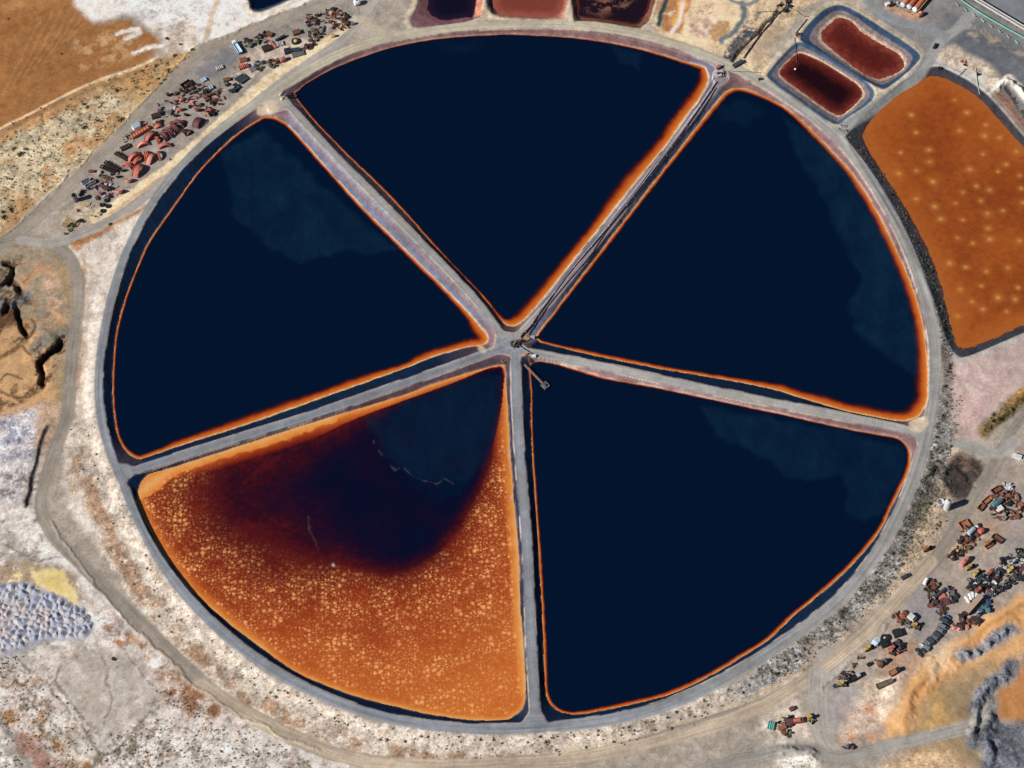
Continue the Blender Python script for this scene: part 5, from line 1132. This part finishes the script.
tr_ = place('long_trailer', [('roof', MESH('roof', lambda b: (bx(b, (0,0,3.6), (L,2.5,.16)), [bx(b, (-L/2+.4+i*(L-.8)/11,0,3.72), (.12,2.4,.08)) for i in range(12)]), m_('dusty_roof', (176,150,130), (150,124,106)))), ('side_wall', MESH('side_wall', lambda b: [bx(b, (0,s*1.2,2.2), (L-.02,.1,2.6)) for s in (-1,1)]+[bx(b, (s*(L/2-.1),0,2.2), (.1,2.28,2.6)) for s in (-1,1)], DKB)), ('chassis', MESH('chassis', lambda b: bx(b, (0,0,.8), (L,1.2,.25)), BLK))], c, a, 'long trailer with a dusty brown roof and a black shadow', 'trailer')
wh = wheel_mesh(.5, .4)
for x in (-L*.38, -L*.28, L*.34):
    for s in (-1, 1): k = link('wheel', wh, tr_); k.location = (x, s*.9, 0)
for i, (u, v) in enumerate(inpoly([G12(700,350),G12(800,300),G12(880,310),G12(760,430),G12(700,400)], 18)):
    if i == 0:
        rk = [MESH('rock', lambda b, k=k: lathe(b, [(.02,0),(.8,.05),(.95+.1*k,.5),(.6,.95),(.02,1.05)], 7), WHT) for k in range(3)]
    x, y, z = P3(u, v); place('white_block', [('white_block', rk[i % 3])], (x, y, z), RNG.uniform(0, 6), 'whitish block in the pile beside the long trailer', 'block', 'whitish blocks beside the long trailer', (RNG.uniform(-.3,.3), RNG.uniform(-.3,.3)), RNG.uniform(.6, 1.1))
# dark vehicle and machine dump in the far right
DUMP = [F16(560,330),F16(640,170),F16(900,20),(1032,548),(1032,582),F16(960,480),F16(800,620),F16(560,740),F16(330,700),F16(100,640),F16(150,480),F16(420,420)]
pts = inpoly(DUMP, 40)
for i, (u, v) in enumerate(pts):
    x, y, z = P3(u, v); m = [CHR,BLK,CHR,LCHR,BLK,MAR,CHR,WHT,BLK,BLK,LCHR,LGR][i % 12]
    car((x, y, z+(.5 if i % 3 == 0 else 0)), RNG.uniform(0, 6.28), m, f'wrecked {CNAME[m]} car in the dark dump at the right edge', 'wrecked cars in the dark dump', 'car wreck', 'car_wreck', RNG.uniform(.72, .92))
scatter(DUMP, 95, [BLK,CHR,BLK,DKB,GRY,BLK,CHR,DKB,MAR,BLK,LGR,OLV,RST,BLK,CHR], 'in the dark dump at the right edge', lift=1.2)
scatter([G12(880,440),G12(1000,420),G12(1024,520),G12(860,600)], 14, [CHR,BLK,BLU,TEA], 'in the shadow right of the long trailer')
for lb, p, q, m in (('bright red car body at the edge of the dark dump',(460,385),(515,320),RPA),('pale blue car body in the dark dump',(840,190),(905,150),PBL),('white car body at the lower left of the dark dump',(215,575),(270,520),WHT)):
    c, a, L = seg(F16(*p), F16(*q), 1.4); car(c, a, m, lb, None, s=.95)
loader(F16(270,660), F16(345,620), RPA, 'red machine at the lower edge of the dark dump', 'machine', name='red_loader'); loader(F16(790,330), F16(850,300), YEL, 'yellow machine in the middle of the dark dump')
for lb, p, q, m in (('white van on the gravel by the right edge',(1012,455.5),(1024,459),WHT),):
    van(p, q, m, lb, 2.4, 2.2)

# ---- pond works
def sweep(b, P, r, n=8):
    rings = []
    for i, p in enumerate(P):
        d = (P[min(i+1, len(P)-1)]-P[max(i-1, 0)]).normalized(); q = d.to_track_quat('Z', 'Y')
        rings.append([b.verts.new(p+q @ Vector((r*cos(2*pi*k/n), r*sin(2*pi*k/n), 0))) for k in range(n)])
    for a, c_ in zip(rings, rings[1:]):
        for k in range(n): b.faces.new((a[k], a[(k+1) % n], c_[(k+1) % n], c_[k]))
    b.faces.new(rings[0][::-1]); b.faces.new(rings[-1])
def pipeline(px, r, m, label, lift=.35, name='pipeline', sup=True, floatz=None):
    q = catmull(px, False, 6); P = [Vector(P3(u, v)) for u, v in q]
    P = [Vector((p.x, p.y, max(p.z, floatz if floatz is not None else -99)+lift)) for p in P]
    c = P[0].copy(); c.z -= lift
    me = MESH('pipe', lambda b: sweep(b, [p-c for p in P], r), m, True)
    parts = [('pipe', me)]
    o = place(name, parts if len(parts) > 1 else [('pipe', me)], c, 0, label, 'pipeline')
    for i, p in enumerate(P[:-1]):
        if i % 4 == 1:
            d = (P[i+1]-p).normalized(); link('joint', MESH('joint', lambda b: cy(b, p-c-d*.12, p-c+d*.12, r*1.5, 10), LGR), o)
    return o
pipeline([(717,82),(709,94),(690,122),(668,152),(648,178),(622,211),(596,242),(570,273),(541.5,311),(531,326),(521,337)], .30, BLK, 'thick black pipeline along the crest of the upper right causeway')
pipeline([(716,88),(708,101),(693,122),(677,142),(655,171),(630,203),(606,232),(590,256),(566,284),(548,306),(537,322),(528,336)], .18, CHR, 'thin dark pipeline winding down the right face of the upper right causeway')
pipeline([(714,78),(704,95),(684,124),(660,157),(638,187),(610,222),(585,250),(560,282),(540,306)], .15, LGR, 'thin pale pipeline beside the thick black one')
H8 = cropper(480, 300, 7.68)
c = P3(*H8(268,345)); 
place('pump_platform', [('deck', MESH('deck', lambda b: cy(b, (0,0,.9), (0,0,1.2), 2.5, 5), DKB)), ('leg', MESH('leg', lambda b: [cy(b, (2*cos(t),2*sin(t),-.2), (2*cos(t),2*sin(t),.9), .14, 8) for t in (0,1.26,2.5,3.8,5)], BLK)), ('motor', MESH('motor', lambda b: (cy(b, (-.6,-.2,1.2), (-.6,-.2,2.2), .5, 12), bx(b, (.8,.5,1.6), (1.0,.8,.8))), GRY)), ('railing', MESH('railing', lambda b: [cy(b, (2.4*cos(t),2.4*sin(t),2.2), (2.4*cos(t+1.2566),2.4*sin(t+1.2566),2.2), .06, 6) for t in (0,1.2566,2.513,3.77)]+[cy(b, (2.4*cos(t),2.4*sin(t),1.2), (2.4*cos(t),2.4*sin(t),2.2), .06, 6) for t in (0,1.2566,2.513,3.77,5.03)], RST))], c, .5, 'five sided dark brown pump platform at the hub', 'platform')
c = P3(*H8(302,325)); place('valve_block', [('body', MESH('body', lambda b: (bx(b, (0,0,.8), (1.4,1.8,1.6)), cy(b, (0,0,1.6), (0,0,2.2), .4, 10)), CHR)), ('handwheel', MESH('handwheel', lambda b: lathe(b, [(.4,2.3),(.55,2.3),(.55,2.4),(.4,2.4),(.4,2.3)], 14), RPA))], c, .3, 'charcoal valve block between the pump platform and the timber stack', 'valve')
c, a, L = seg(H8(320,330), H8(378,275), .8); place('plank_stack', [('plank', MESH('plank', lambda b: [bx(b, (0,-1.0+i*.35,.2+.15*(i % 3)), (L,.28,.14), .05*(i-3)) for i in range(7)], SAN)), ('beam', MESH('beam', lambda b: bx(b, (L*.35,0,.5), (.3,2.6,.3)), RST))], c, a, 'sandy stack of planks and beams beside the pump platform', 'planks')
pipeline([H8(300,352),H8(340,380),H8(380,405),H8(415,430)], .16, BLK, 'short black pipe from the pump platform to the white box', .5)
box_(H8(398,436), H8(428,430), 1.4, 1.2, WHT, 'white box at the end of the short black pipe', 'box', None, 'control_box'); box_(H8(390,284), H8(420,288), 1.2, 1.2, PBL, 'pale blue box on the dike corner right of the planks', 'box', None, 'control_box'); box_(H8(345,420), H8(365,412), 1.0, .8, PINK, 'small pink box by the black pipe at the hub', 'box')
c, a, L = seg(H8(350,345), H8(400,358), .5); place('spare_pipe', [('spare_pipe', MESH('spare_pipe', lambda b: cy(b, (-L/2,0,.35), (L/2,0,.35), .35, 12), CHR, True))], c, a, 'short dark pipe lying beside the planks at the hub', 'pipe')
c = P3(*H8(182,478)); place('rubble_heap', [('rubble_heap', MESH('rubble_heap', lambda b: [bx(b, (RNG.uniform(-1.2,1.2),RNG.uniform(-.8,.8),RNG.uniform(.1,.6)), (RNG.uniform(.4,1),RNG.uniform(.4,1),RNG.uniform(.3,.7)), RNG.uniform(0,3)) for i in range(14)], RST))], c, 0, 'small brown rubble heap at the left side of the hub', 'rubble')
c = P3(*H8(378,460)); place('steel_stair', [('stringer', MESH('stringer', lambda b: [bx(b, (s*.6,0,.2), (.15,4.4,.4), 0) for s in (-1,1)], DKB)), ('tread', MESH('tread', lambda b: [bx(b, (0,-2+i*.45,.42), (1.1,.3,.08)) for i in range(10)], RST))], (c[0], c[1], c[2]+.2), .1, 'rusty steel stair down the bank at the hub', 'stair')
# gangway and floating pump
a_ = P3(*H8(340,500)); wl = WL; b0 = unp([H8(480,642)], WL+.9)[0]
A_ = Vector((a_[0], a_[1], a_[2]+.4)); B_ = Vector((b0[0], b0[1], WL+.9)); d = B_-A_; a = atan2(d.y, d.x); L = d.xy.length; mid = (A_+B_)/2; sl = -atan2(d.z, L)
place('gangway', [('walkway', MESH('walkway', lambda b: bx(b, (0,0,0), (L,.9,.12)), m_('gangway_boards', (176,128,118), (140,96,88)))), ('handrail', MESH('handrail', lambda b: [cy(b, (-L/2,s*.45,.9), (L/2,s*.45,.9), .05, 6) for s in (-1,1)]+[cy(b, (-L/2+.2+i*(L-.4)/6,s*.45,0), (-L/2+.2+i*(L-.4)/6,s*.45,.9), .04, 6) for i in range(7) for s in (-1,1)], GRY))], mid, a, 'pinkish gangway from the hub bank to the floating pump', 'gangway', None, (0, sl))
b1 = unp([H8(502,655)], WL+.6)[0]
place('floating_pump', [('float', MESH('float', lambda b: [lathe(b, [(.02,-1.9),(.5,-1.8),(.55,-1.5),(.55,1.5),(.5,1.8),(.02,1.9)], 12, 'X', (0,s*1.25,.25)) for s in (-1,1)], OLV, True)), ('deck', MESH('deck', lambda b: [bx(b, (-1.6+i*.46,0,.85), (.36,3.4,.1)) for i in range(8)], GRY)), ('motor', MESH('motor', lambda b: (cy(b, (-.6,0,1.25), (.7,0,1.25), .42, 12), bx(b, (.2,0,1.0), (1.6,.8,.3))), DKB, True)), ('railing', MESH('railing', lambda b: [cy(b, (s*1.7,-1.6,1.8), (s*1.7,1.6,1.8), .05, 6) for s in (-1,1)]+[cy(b, (s*1.7,t*1.6,.9), (s*1.7,t*1.6,1.8), .05, 6) for s in (-1,1) for t in (-1,1)], BLK))], (b1[0], b1[1], WL), a, 'floating pump raft with railing at the end of the gangway', 'raft')
# north-west corner gate
N12 = cropper(260, 70, 12.8); g0 = P3(*N12(330,345))
def gate(b):
    for x, y in ((-2.4,-.4),(-1.0,2.2),(1.2,-1.2),(3.0,.6)): bx(b, (x,y,1.0), (.25,.25,2.0))
    bx(b, (-1.7,.9,2.05), (3.0,.28,.25), 1.08); bx(b, (-.6,-.8,2.05), (3.8,.28,.25), -.21); bx(b, (2.2,-.3,1.8), (6.4,.3,.25), .05)
place('sluice_frame', [('frame', MESH('frame', gate, BLK)), ('gate_plate', MESH('gate_plate', lambda b: bx(b, (.2,.6,1.0), (1.8,.12,1.8), .8), WHT)), ('winch', MESH('winch', lambda b: cy(b, (-.5,-1.2,2.3), (.5,-1.2,2.3), .3, 10), TEA))], g0, 0, 'black sluice frame at the corner of the top and left ponds', 'sluice')
pipeline([N12(350,358),N12(400,352),N12(440,350),N12(470,348)], .22, TEA, 'short dark pipe from the sluice frame to the top pond', .6, floatz=WL+.4)
for lb, p in (('pale yellow sack heap above the sluice frame',(265,318)),('pale yellow sack heap left of the sluice frame',(288,372))):
    c = P3(*N12(*p)); place('sack_heap', [('sack_heap', MESH('sack_heap', lambda b: [lathe(b, [(.02,0),(.4,.05),(.5,.22),(.35,.42),(.02,.45)], 10, 'Z', (RNG.uniform(-.8,.8),RNG.uniform(-.5,.5),.3*(i//4))) for i in range(9)], m_('sack_cloth', (222,204,160), (190,170,128)), True))], c, 0, lb, 'sacks')
# north-east corner pump house
K10 = cropper(690, 40, 10.24)
c = P3(*K10(305,350)); place('pump_slab', [('slab', MESH('slab', lambda b: bx(b, (0,0,.2), (5.5,4.2,.4), .4), CON)), ('pump', MESH('pump', lambda b: (bx(b, (-.8,.2,.8), (1.6,.9,.8), .4), cy(b, (.9,-.6,.9), (2.2,-.2,.9), .45, 12)), DKB)), ('manifold', MESH('manifold', lambda b: (cy(b, (-2,-2.4,.6), (2.4,-2.0,.6), .2, 8), cy(b, (2.2,-2.2,.6), (2.6,1.8,.6), .2, 8), cy(b, (1.0,-2.2,.6), (1.2,1.0,.6), .15, 8)), BLK))], c, 0, 'pale concrete pump slab at the upper right causeway head', 'pump')
c = P3(*K10(295,290)); place('pump_shed', [('wall', MESH('wall', lambda b: bx(b, (0,0,.9), (2.6,1.6,1.8)), CHR)), ('roof', MESH('roof', lambda b: bx(b, (-.3,0,1.9), (2.2,1.9,.14), 0, .95), RPA))], c, .5, 'small dark shed with a red roof corner by the pump slab', 'shed')
c = P3(*K10(344,330)); place('lamp_pole', [('pole', MESH('pole', lambda b: cy(b, (0,0,0), (0,0,6), .12, 8, .08), CHR)), ('crossarm', MESH('crossarm', lambda b: bx(b, (0,0,5.7), (1.2,.12,.12)), CHR))], c, 0, 'thin dark pole standing beside the pump slab', 'pole')
for lb, p, q, h, m in (('dark screen box at the lower end of the ditch', (445,270), (540,215), 1.3, CHR), ('dark pump body on the pale track right of the pump slab', (700,405), (735,398), 1.0, CHR)): box_(K10(*p), K10(*q), 2.2 if h > 1.2 else 1.2, h, m, lb, 'box', None, 'screen_box')
pipeline([K10(430,325),K10(560,328),K10(720,335)], .12, BLK, 'thin black pipe crossing the sandy ground toward the red ponds', .3)
Q10 = cropper(720, 0, 10.24)
pipeline([Q10(240,600),Q10(330,470),Q10(420,350),Q10(520,235),Q10(610,135),Q10(700,40),Q10(760,-60)], .32, DKB, 'dark pipe running up the ditch to the top edge', .6)
pipeline([Q10(770,350),Q10(830,275),Q10(890,200)], .24, BLK, 'black pipe on the bank between the two red ponds', .5)
pipeline([Q10(760,385),Q10(768,470),Q10(776,560),Q10(785,650)], .14, CHR, 'thin hose from the bank down to the lower red pond', .5, floatz=-1.7)
b1 = unp([Q10(770,708)], -1.6)[0]; place('buoy', [('buoy', MESH('buoy', lambda b: lathe(b, [(.02,-.2),(.5,-.1),(.62,.25),(.45,.6),(.02,.7)], 14), WHT, True))], (b1[0], b1[1], -1.8), 0, 'white buoy floating in the lower red pond', 'buoy')
c = P3(*Q10(795,362)); place('pump_skid', [('base', MESH('base', lambda b: bx(b, (0,0,.15), (3.2,2.4,.3)), SAN)), ('pump', MESH('pump', lambda b: (bx(b, (.3,.2,.8), (1.6,1.2,1.0)), cy(b, (-1.3,0,.7), (-.4,0,.7), .4, 12)), RST))], c, .6, 'rusty pump skid on the bank between the two red ponds', 'pump')
scatter([Q10(590,60),Q10(650,20),Q10(740,60),Q10(720,125),Q10(640,130),Q10(590,100)], 18, [BLK,DKB,CHR,SAN], 'in the dark heap at the top of the ditch', lift=.9)
pipeline([Q10(650,95),Q10(760,110),Q10(840,170),Q10(900,170)], .2, SAN, 'sand coloured pipe right of the dark plant heap', .6)
pipeline([Q10(370,130),Q10(440,125),Q10(560,120)], .12, CHR, 'thin dark pipe left of the dark plant heap', .4)
# amber pond shore works
M10 = cropper(924, 40, 10.24)
pipeline([M10(330,400),M10(380,350),M10(430,300)], .12, BLK, 'thin black pipe across the pale bank above the amber pond', .3); pipeline([M10(530,290),M10(540,400),M10(560,520),M10(572,560)], .2, LGR, 'pale pipe beside the small grey pad above the amber pond', .3)
scatter([M10(380,210),M10(450,210),M10(440,270),M10(380,250)], 4, [RPA,BLK], 'on the pale ground above the amber pond', s0=.4, s1=.6, lift=.1)
for lb, p, q in (('black box at the upper left corner of the amber pond',(145,285),(180,292)),('black box by the gravel bend above the amber pond',(100,85),(125,40)),('dark box on the grey pad above the amber pond',(540,355),(565,350))): box_(M10(*p), M10(*q), 1.2, 1.2, BLK, lb, 'box')
# long rusty tanks and the conveyor at the top right
D12 = cropper(870, 0, 12.8)
for i, (p, q, lb) in enumerate((((420,70),(610,-150),'left of three long terracotta tanks at the top edge'),((500,95),(690,-130),'middle of three long terracotta tanks at the top edge'),((575,130),(770,-100),'right of three long terracotta tanks at the top edge'))):
    c, a, L = seg(D12(*p), D12(*q), 2.6)
    body = MESH('body', lambda b: lathe(b, [(.02,-L/2),(1.45,-L/2),(1.5,-L/2+.1),(1.5,L/2-.1),(1.45,L/2),(.02,L/2)], 18, 'X', (0,0,1.8)), TER, True)
    parts = [('body', body), ('end_cap', MESH('end_cap', lambda b: (lathe(b, [(.02,-L/2-.9),(1.1,-L/2-.8),(1.58,-L/2-.3),(1.58,-L/2+.5),(1.5,-L/2+.5)], 18, 'X', (0,0,1.8))), WHT, True)), ('saddle', MESH('saddle', lambda b: [bx(b, (-L/2+1.5+k*(L-3)/4,0,.3), (.5,2.6,.6)) for k in range(5)], GRY))]
    if i == 2: parts.append(('walkway', MESH('walkway', lambda b: (bx(b, (0,-1.9,2.0), (L,.3,.16)), [cy(b, (-L/2+.5+k*(L-1)/8,-1.9,0), (-L/2+.5+k*(L-1)/8,-1.9,2.0), .07, 6) for k in range(9)]), YEL)))
    place('storage_tank', parts, c, a, lb, 'tank', 'long tanks at the top edge')
tank(D12(605,200), D12(670,165), 1.4, TER, 'short terracotta tank at the foot of the long tanks', 'tank', None, 'tank', WHT); box_(D12(200,60), D12(250,40), 1.8, 1.3, WHT, 'white box left of the long tanks', 'box'); box_(D12(245,75), D12(300,50), 1.6, 1.2, BLK, 'black box left of the long tanks', 'box')
scatter([D12(130,30),D12(330,10),D12(420,110),D12(280,80)], 9, [SAN,RPA,LGR,DGR], 'on the ground left of the long tanks', s0=.4, s1=.7, lift=.1)
scatter([D12(440,110),D12(520,150),D12(560,200),D12(430,150)], 5, [RSO,WHT,GRY], 'at the foot of the long tanks', s0=.4, s1=.7, lift=.1)
c, a, L = seg((955,-12), (1062,52), 2.6)
cv = place('conveyor', [('deck', MESH('deck', lambda b: bx(b, (0,0,2.5), (L,1.5,.12)), m_('conveyor_deck', (180,166,148), (150,138,124)))), ('side_beam', MESH('side_beam', lambda b: [bx(b, (0,s*.95,2.5), (L,.35,.6)) for s in (-1,1)], WHT)), ('roller', MESH('roller', lambda b: [cy(b, (-L/2+.4+k*.9,-.7,2.62), (-L/2+.4+k*.9,.7,2.62), .1, 6) for k in range(int(L/.9)-1)], GRY)), ('skirt', MESH('skirt', lambda b: bx(b, (0,.95,1.2), (L,.1,1.9)), CHR)), ('leg', MESH('leg', lambda b: [bx(b, (-L/2+1+k*(L-2)/12,s*.95,1.1), (.18,.18,2.2)) for k in range(13) for s in (-1,)], GRY))], c, a, 'long pale conveyor with white side beams across the top right corner', 'conveyor')
pq = [Vector(P3(u, v)) for u, v in ((952,-6),(985,14),(1024,38),(1060,60))]
pipeline([(948,-8),(966,4.5),(985,17),(1005,28.5),(1024,39),(1060,61)], .42, TURQ, 'turquoise pipeline running beside the conveyor', .9)
for i in range(9):
    u = 958+i*8.5; v = 2+i*5.4
    c = P3(u-1, v+2.5); place('pipe_support', [('pipe_support', MESH('pipe_support', lambda b: (bx(b, (0,0,.35), (.3,2.6,.7)), bx(b, (0,-1.3,.5), (.5,.3,1.0))), TURQ if i % 2 else CON))], c, .45, 'low support under the turquoise pipeline', 'support', 'supports of the turquoise pipeline')

# ---- spoil heaps by the yellow puddle
HEAP = []
for k in range(6):
    r = np.random.RandomState(60+k)
    def f(b, r=r):
        n = 16; ph = r.uniform(0, 6.28, 4); rings = []
        for i, (rr_, h) in enumerate([(1.0,0),(.8,.07),(.6,.24),(.4,.52),(.2,.82),(.02,1.0)]):
            rings.append([b.verts.new((rr_*(1+.16*sin(2*t+ph[0])+.10*sin(3*t+ph[1])+.07*sin(5*t+ph[2]))*cos(t)+.12*h, rr_*(1+.16*sin(2*t+ph[0])+.10*sin(3*t+ph[1])+.07*sin(5*t+ph[3]))*sin(t), h*(1+.12*sin(4*t+ph[3]*i)))) for t in np.linspace(0, 2*pi, n, endpoint=False)])
        for a, c_ in zip(rings, rings[1:]):
            for i in range(n): b.faces.new((a[i], a[(i+1) % n], c_[(i+1) % n], c_[i]))
    HEAP.append(f)
HM = [m_('bluish_spoil', (176,178,190), (140,146,164), scale=1.2, bump=.6, var=.12), m_('grey_spoil', (192,188,190), (156,156,166), scale=1.2, bump=.6, var=.12), m_('pink_spoil', (192,180,178), (162,154,158), scale=1.2, bump=.6, var=.12)]
HME = [[MESH('spoil_heap', f, m, False) for f in HEAP] for m in HM]
for q in HME:
    for me in q: me.polygons.foreach_set('use_smooth', [True]*len(me.polygons))
PO = cropper(0, 560, 8.536)
HP = [PO(-60,240),PO(0,230),PO(150,225),PO(250,215),PO(330,270),PO(410,300),PO(490,345),PO(600,385),PO(680,425),PO(770,470),PO(790,540),PO(720,630),PO(620,655),PO(490,640),PO(400,640),PO(380,655),PO(250,690),PO(140,740),PO(60,768),PO(-60,800)]
got = []
for u, v in inpoly(HP, 2600):
    x, y, z = P3(u, v)
    if all((x-a)**2+(y-b)**2 > 2.35**2 for a, b in got):
        got.append((x, y)); i = len(got)
        pk = 2 if fbm(np.array([x]), np.array([y]), 14, 601)[0] > .58 else (i % 2)
        o = place('spoil_heap', [('spoil_heap', HME[pk][i % 6])], (x, y, z-.15), RNG.uniform(0, 6.28), ['bluish tipped spoil heap in the lumpy field below the yellow puddle','grey tipped spoil heap in the lumpy field below the yellow puddle','pinkish tipped spoil heap in the lumpy field below the yellow puddle'][pk], 'spoil heap', 'tipped spoil heaps below the yellow puddle')
        k = RNG.uniform(1.9, 4.0); o.scale = (k*1.1, k, k*RNG.uniform(.32, .5))

# ---- shrubs
def leafclump(b, r, n=46, flat=.75, seed=0):
    g = np.random.RandomState(seed)
    cen = [(g.uniform(-.45,.45), g.uniform(-.45,.45), g.uniform(.15,.5)) for _ in range(5)]
    for i in range(n):
        c = cen[i % 5]; v = g.normal(size=3); v /= np.linalg.norm(v); q = g.uniform(.6, 1)**.5*.52
        p = Vector((c[0]+v[0]*q, c[1]+v[1]*q, max(.04, c[2]+v[2]*q*flat)))*r
        t = Vector(g.normal(size=3)).normalized(); w_ = t.orthogonal().normalized(); s = g.uniform(.14, .27)*r
        b.faces.new([b.verts.new(p+t*s), b.verts.new(p+w_*s*.7), b.verts.new(p-t*s), b.verts.new(p-w_*s*.7)])
    cy(b, (0,0,0), (0,0,.4*r), .06*r, 5)
SM = {'green': m_('shrub_green', (96,104,52), (60,70,36), rough=.9), 'grey': m_('shrub_grey_green', (122,120,98), (84,84,68), rough=.9), 'dark': m_('shrub_dark_green', (58,66,42), (36,44,30), rough=.9), 'yellow': m_('shrub_yellow', (186,158,34), (130,112,30), rough=.9)}
SME = {k: [MESH('shrub', lambda b, s=s: leafclump(b, 1.0, 60, .8, s), m) for s in range(5)] for k, m in SM.items()}
NSH = [0]
def shrub(u, v, r, kind, where):
    if NSH[0] >= 298: return
    NSH[0] += 1
    x, y, z = P3(u, v)
    o = place('shrub', [('shrub', SME[kind][NSH[0] % 5])], (x, y, z-.05), RNG.uniform(0, 6.28), {'green':'leafy green shrub','grey':'grey green saltbush','dark':'dark green bush','yellow':'yellow flowering bush'}[kind]+' '+where, 'shrub', 'shrubs '+where)
    o.scale = (r*RNG.uniform(.85, 1.15), r*RNG.uniform(.85, 1.15), r*RNG.uniform(.8, 1.1))
C3 = cropper(0, 0, 3.0)
for x, y, r, k in [(40,447,1.5,'green'),(60,462,2.4,'green'),(76,448,1.5,'grey'),(250,383,1.8,'dark'),(352,271,1.8,'green'),(250,315,1.6,'grey'),(262,322,1.5,'grey'),(364,362,2.1,'green'),(500,215,2.2,'yellow'),(488,240,1.2,'yellow'),(474,238,1.3,'green'),(524,168,1.6,'green'),(575,150,1.5,'dark'),(500,118,1.6,'dark'),(540,133,1.3,'grey'),(466,198,1.4,'green'),(33,632,1.7,'dark'),(12,655,1.9,'dark'),(8,635,1.6,'green'),(185,162,1.0,'dark'),(24,58,1.0,'dark'),(250,372,.9,'grey'),(290,420,.9,'dark'),(480,250,.9,'green'),(440,200,1.0,'grey'),(425,212,1.2,'grey'),(405,222,1.0,'grey')]:
    shrub(*C3(x, y), r, k, 'on the scrub flat left of the upper road')
for x, y, r, k in [(137,630,1.5,'green'),(158,676,1.7,'green'),(112,706,2.0,'green'),(98,722,1.8,'green'),(76,738,1.6,'green'),(122,696,1.5,'green'),(284,695,1.0,'green'),(295,690,1.0,'dark'),(576,382,.8,'green'),(520,178,.7,'green')]:
    shrub(*L4(x, y), r, k, 'at the lower tip of the left scrap yard')
def ringpt(deg, off):
    th = radians(deg); r = float(RING(th))+3.0+off; x, y = r*cos(th), r*sin(th); V = np.array([x, y, H(x, y)])-CAM; z = V@FW
    return 512+F*(V@RT)/z, 384-F*(V@UP)/z
for i in range(62): shrub(*ringpt(RNG.uniform(-128,-48), RNG.uniform(1.2, 8.5)), RNG.uniform(.65, 1.15), ['grey','green','dark','grey'][i % 4], 'on the pale bank below the ring')
for i in range(64): shrub(*ringpt(RNG.uniform(-60,-14), RNG.uniform(1.0, 10)), RNG.uniform(.7, 1.2), ['grey','dark','grey'][i % 3], 'on the grey bank at the lower right of the ring')
for i in range(48): shrub(*ringpt(RNG.uniform(-12,34), RNG.uniform(1.2, 5.5)), RNG.uniform(.75, 1.3), ['dark','grey','dark'][i % 3], 'in the dark ditch between the ring and the amber pond')
for i in range(20): shrub(*ringpt(RNG.uniform(-172,-130), RNG.uniform(1.2, 14)), RNG.uniform(.55, .95), ['grey','green'][i % 2], 'on the white strip left of the ring')
for p, q, n, wh in (((868,645),(800,685),0,''),((846,675),(872,648),10,'along the edge of the lower scrap yard'),((872,655),(882,665),6,'beside the blue tank in the lower scrap yard'),((983,432),(1002,412),14,'on the brown ridge right of the ring junction'),((925,478),(938,462),14,'on the bank left of the dark pit'),((948,512),(930,535),6,'on the bank below the white silo')):
    for i in range(n):
        t = RNG.rand(); shrub(p[0]+(q[0]-p[0])*t+RNG.normal()*1.6, p[1]+(q[1]-p[1])*t+RNG.normal()*1.6, RNG.uniform(.7, 1.4), ['green','grey','dark'][i % 3], wh)
for u, v, r in [(114,659,1.5),(57,697,1.0),(68,703,.9)]: shrub(u, v, r, 'dark', 'on the pale waste ground at the lower left')
# ---- low ground cover too small to count
def cover(name, pts, label, m, r0, r1):
    g = np.random.RandomState(77); V = []; Fc = []
    for u, v in pts:
        x, y, z = P3(u, v); r = g.uniform(r0, r1)
        for i in range(7):
            p = np.array([x, y, z+.25*r]) + g.normal(size=3)*[r*.45, r*.45, r*.22]
            t = g.normal(size=3); t /= np.linalg.norm(t); w_ = np.cross(t, [.3, .5, .8]); w_ /= np.linalg.norm(w_); s = r*g.uniform(.35, .6); n0 = len(V)
            V += [p+t*s, p+w_*s*.8, p-t*s, p-w_*s*.8]; Fc.append((n0, n0+1, n0+2, n0+3))
    me = bpy.data.meshes.new(name); me.from_pydata([tuple(p) for p in V], [], Fc); me.materials.append(m); me.update()
    tag(link(name, me), label, 'ground cover', kind='stuff')
pts = inpoly([(0,140),(55,112),(105,92),(135,100),(100,145),(50,190),(0,232)], 400)+inpoly([(110,92),(150,64),(190,56),(150,95)], 60)+inpoly([(0,128),(90,84),(150,58),(185,54),(130,90),(0,145)], 50)
cover('saltbush_cover', pts, 'sparse low saltbush dotted over the scrub flat', SM['grey'], .45, .95)
pts = [ringpt(RNG.uniform(-150,-45), RNG.uniform(.8, 11)) for _ in range(230)]+[ringpt(RNG.uniform(-62,-12), RNG.uniform(.6, 11)) for _ in range(700)]+[ringpt(RNG.uniform(-10,36), RNG.uniform(.5, 6)) for _ in range(420)]
cover('bank_scrub', pts, 'low dry scrub over the outer bank of the ring', SM['grey'], .35, .8)
pts = inpoly([(0,655),(30,668),(60,712),(100,748),(70,768),(0,768)], 200)+inpoly([(110,735),(170,715),(260,735),(330,768),(100,768)], 320)+inpoly([(150,690),(180,690),(225,718),(210,730)], 60)+inpoly([(0,655),(24,655),(20,672),(0,672)], 25)
cover('waste_scrub', pts, 'dark low scrub scattered over the pale waste ground', SM['dark'], .3, .7)
pts = inpoly([(943,455),(985,462),(975,490),(945,500)], 40)+inpoly([(905,520),(930,470),(950,500),(920,550),(880,610)], 130)
cover('pit_scrub', pts, 'low scrub around the dark pit and the silo', SM['grey'], .3, .8)
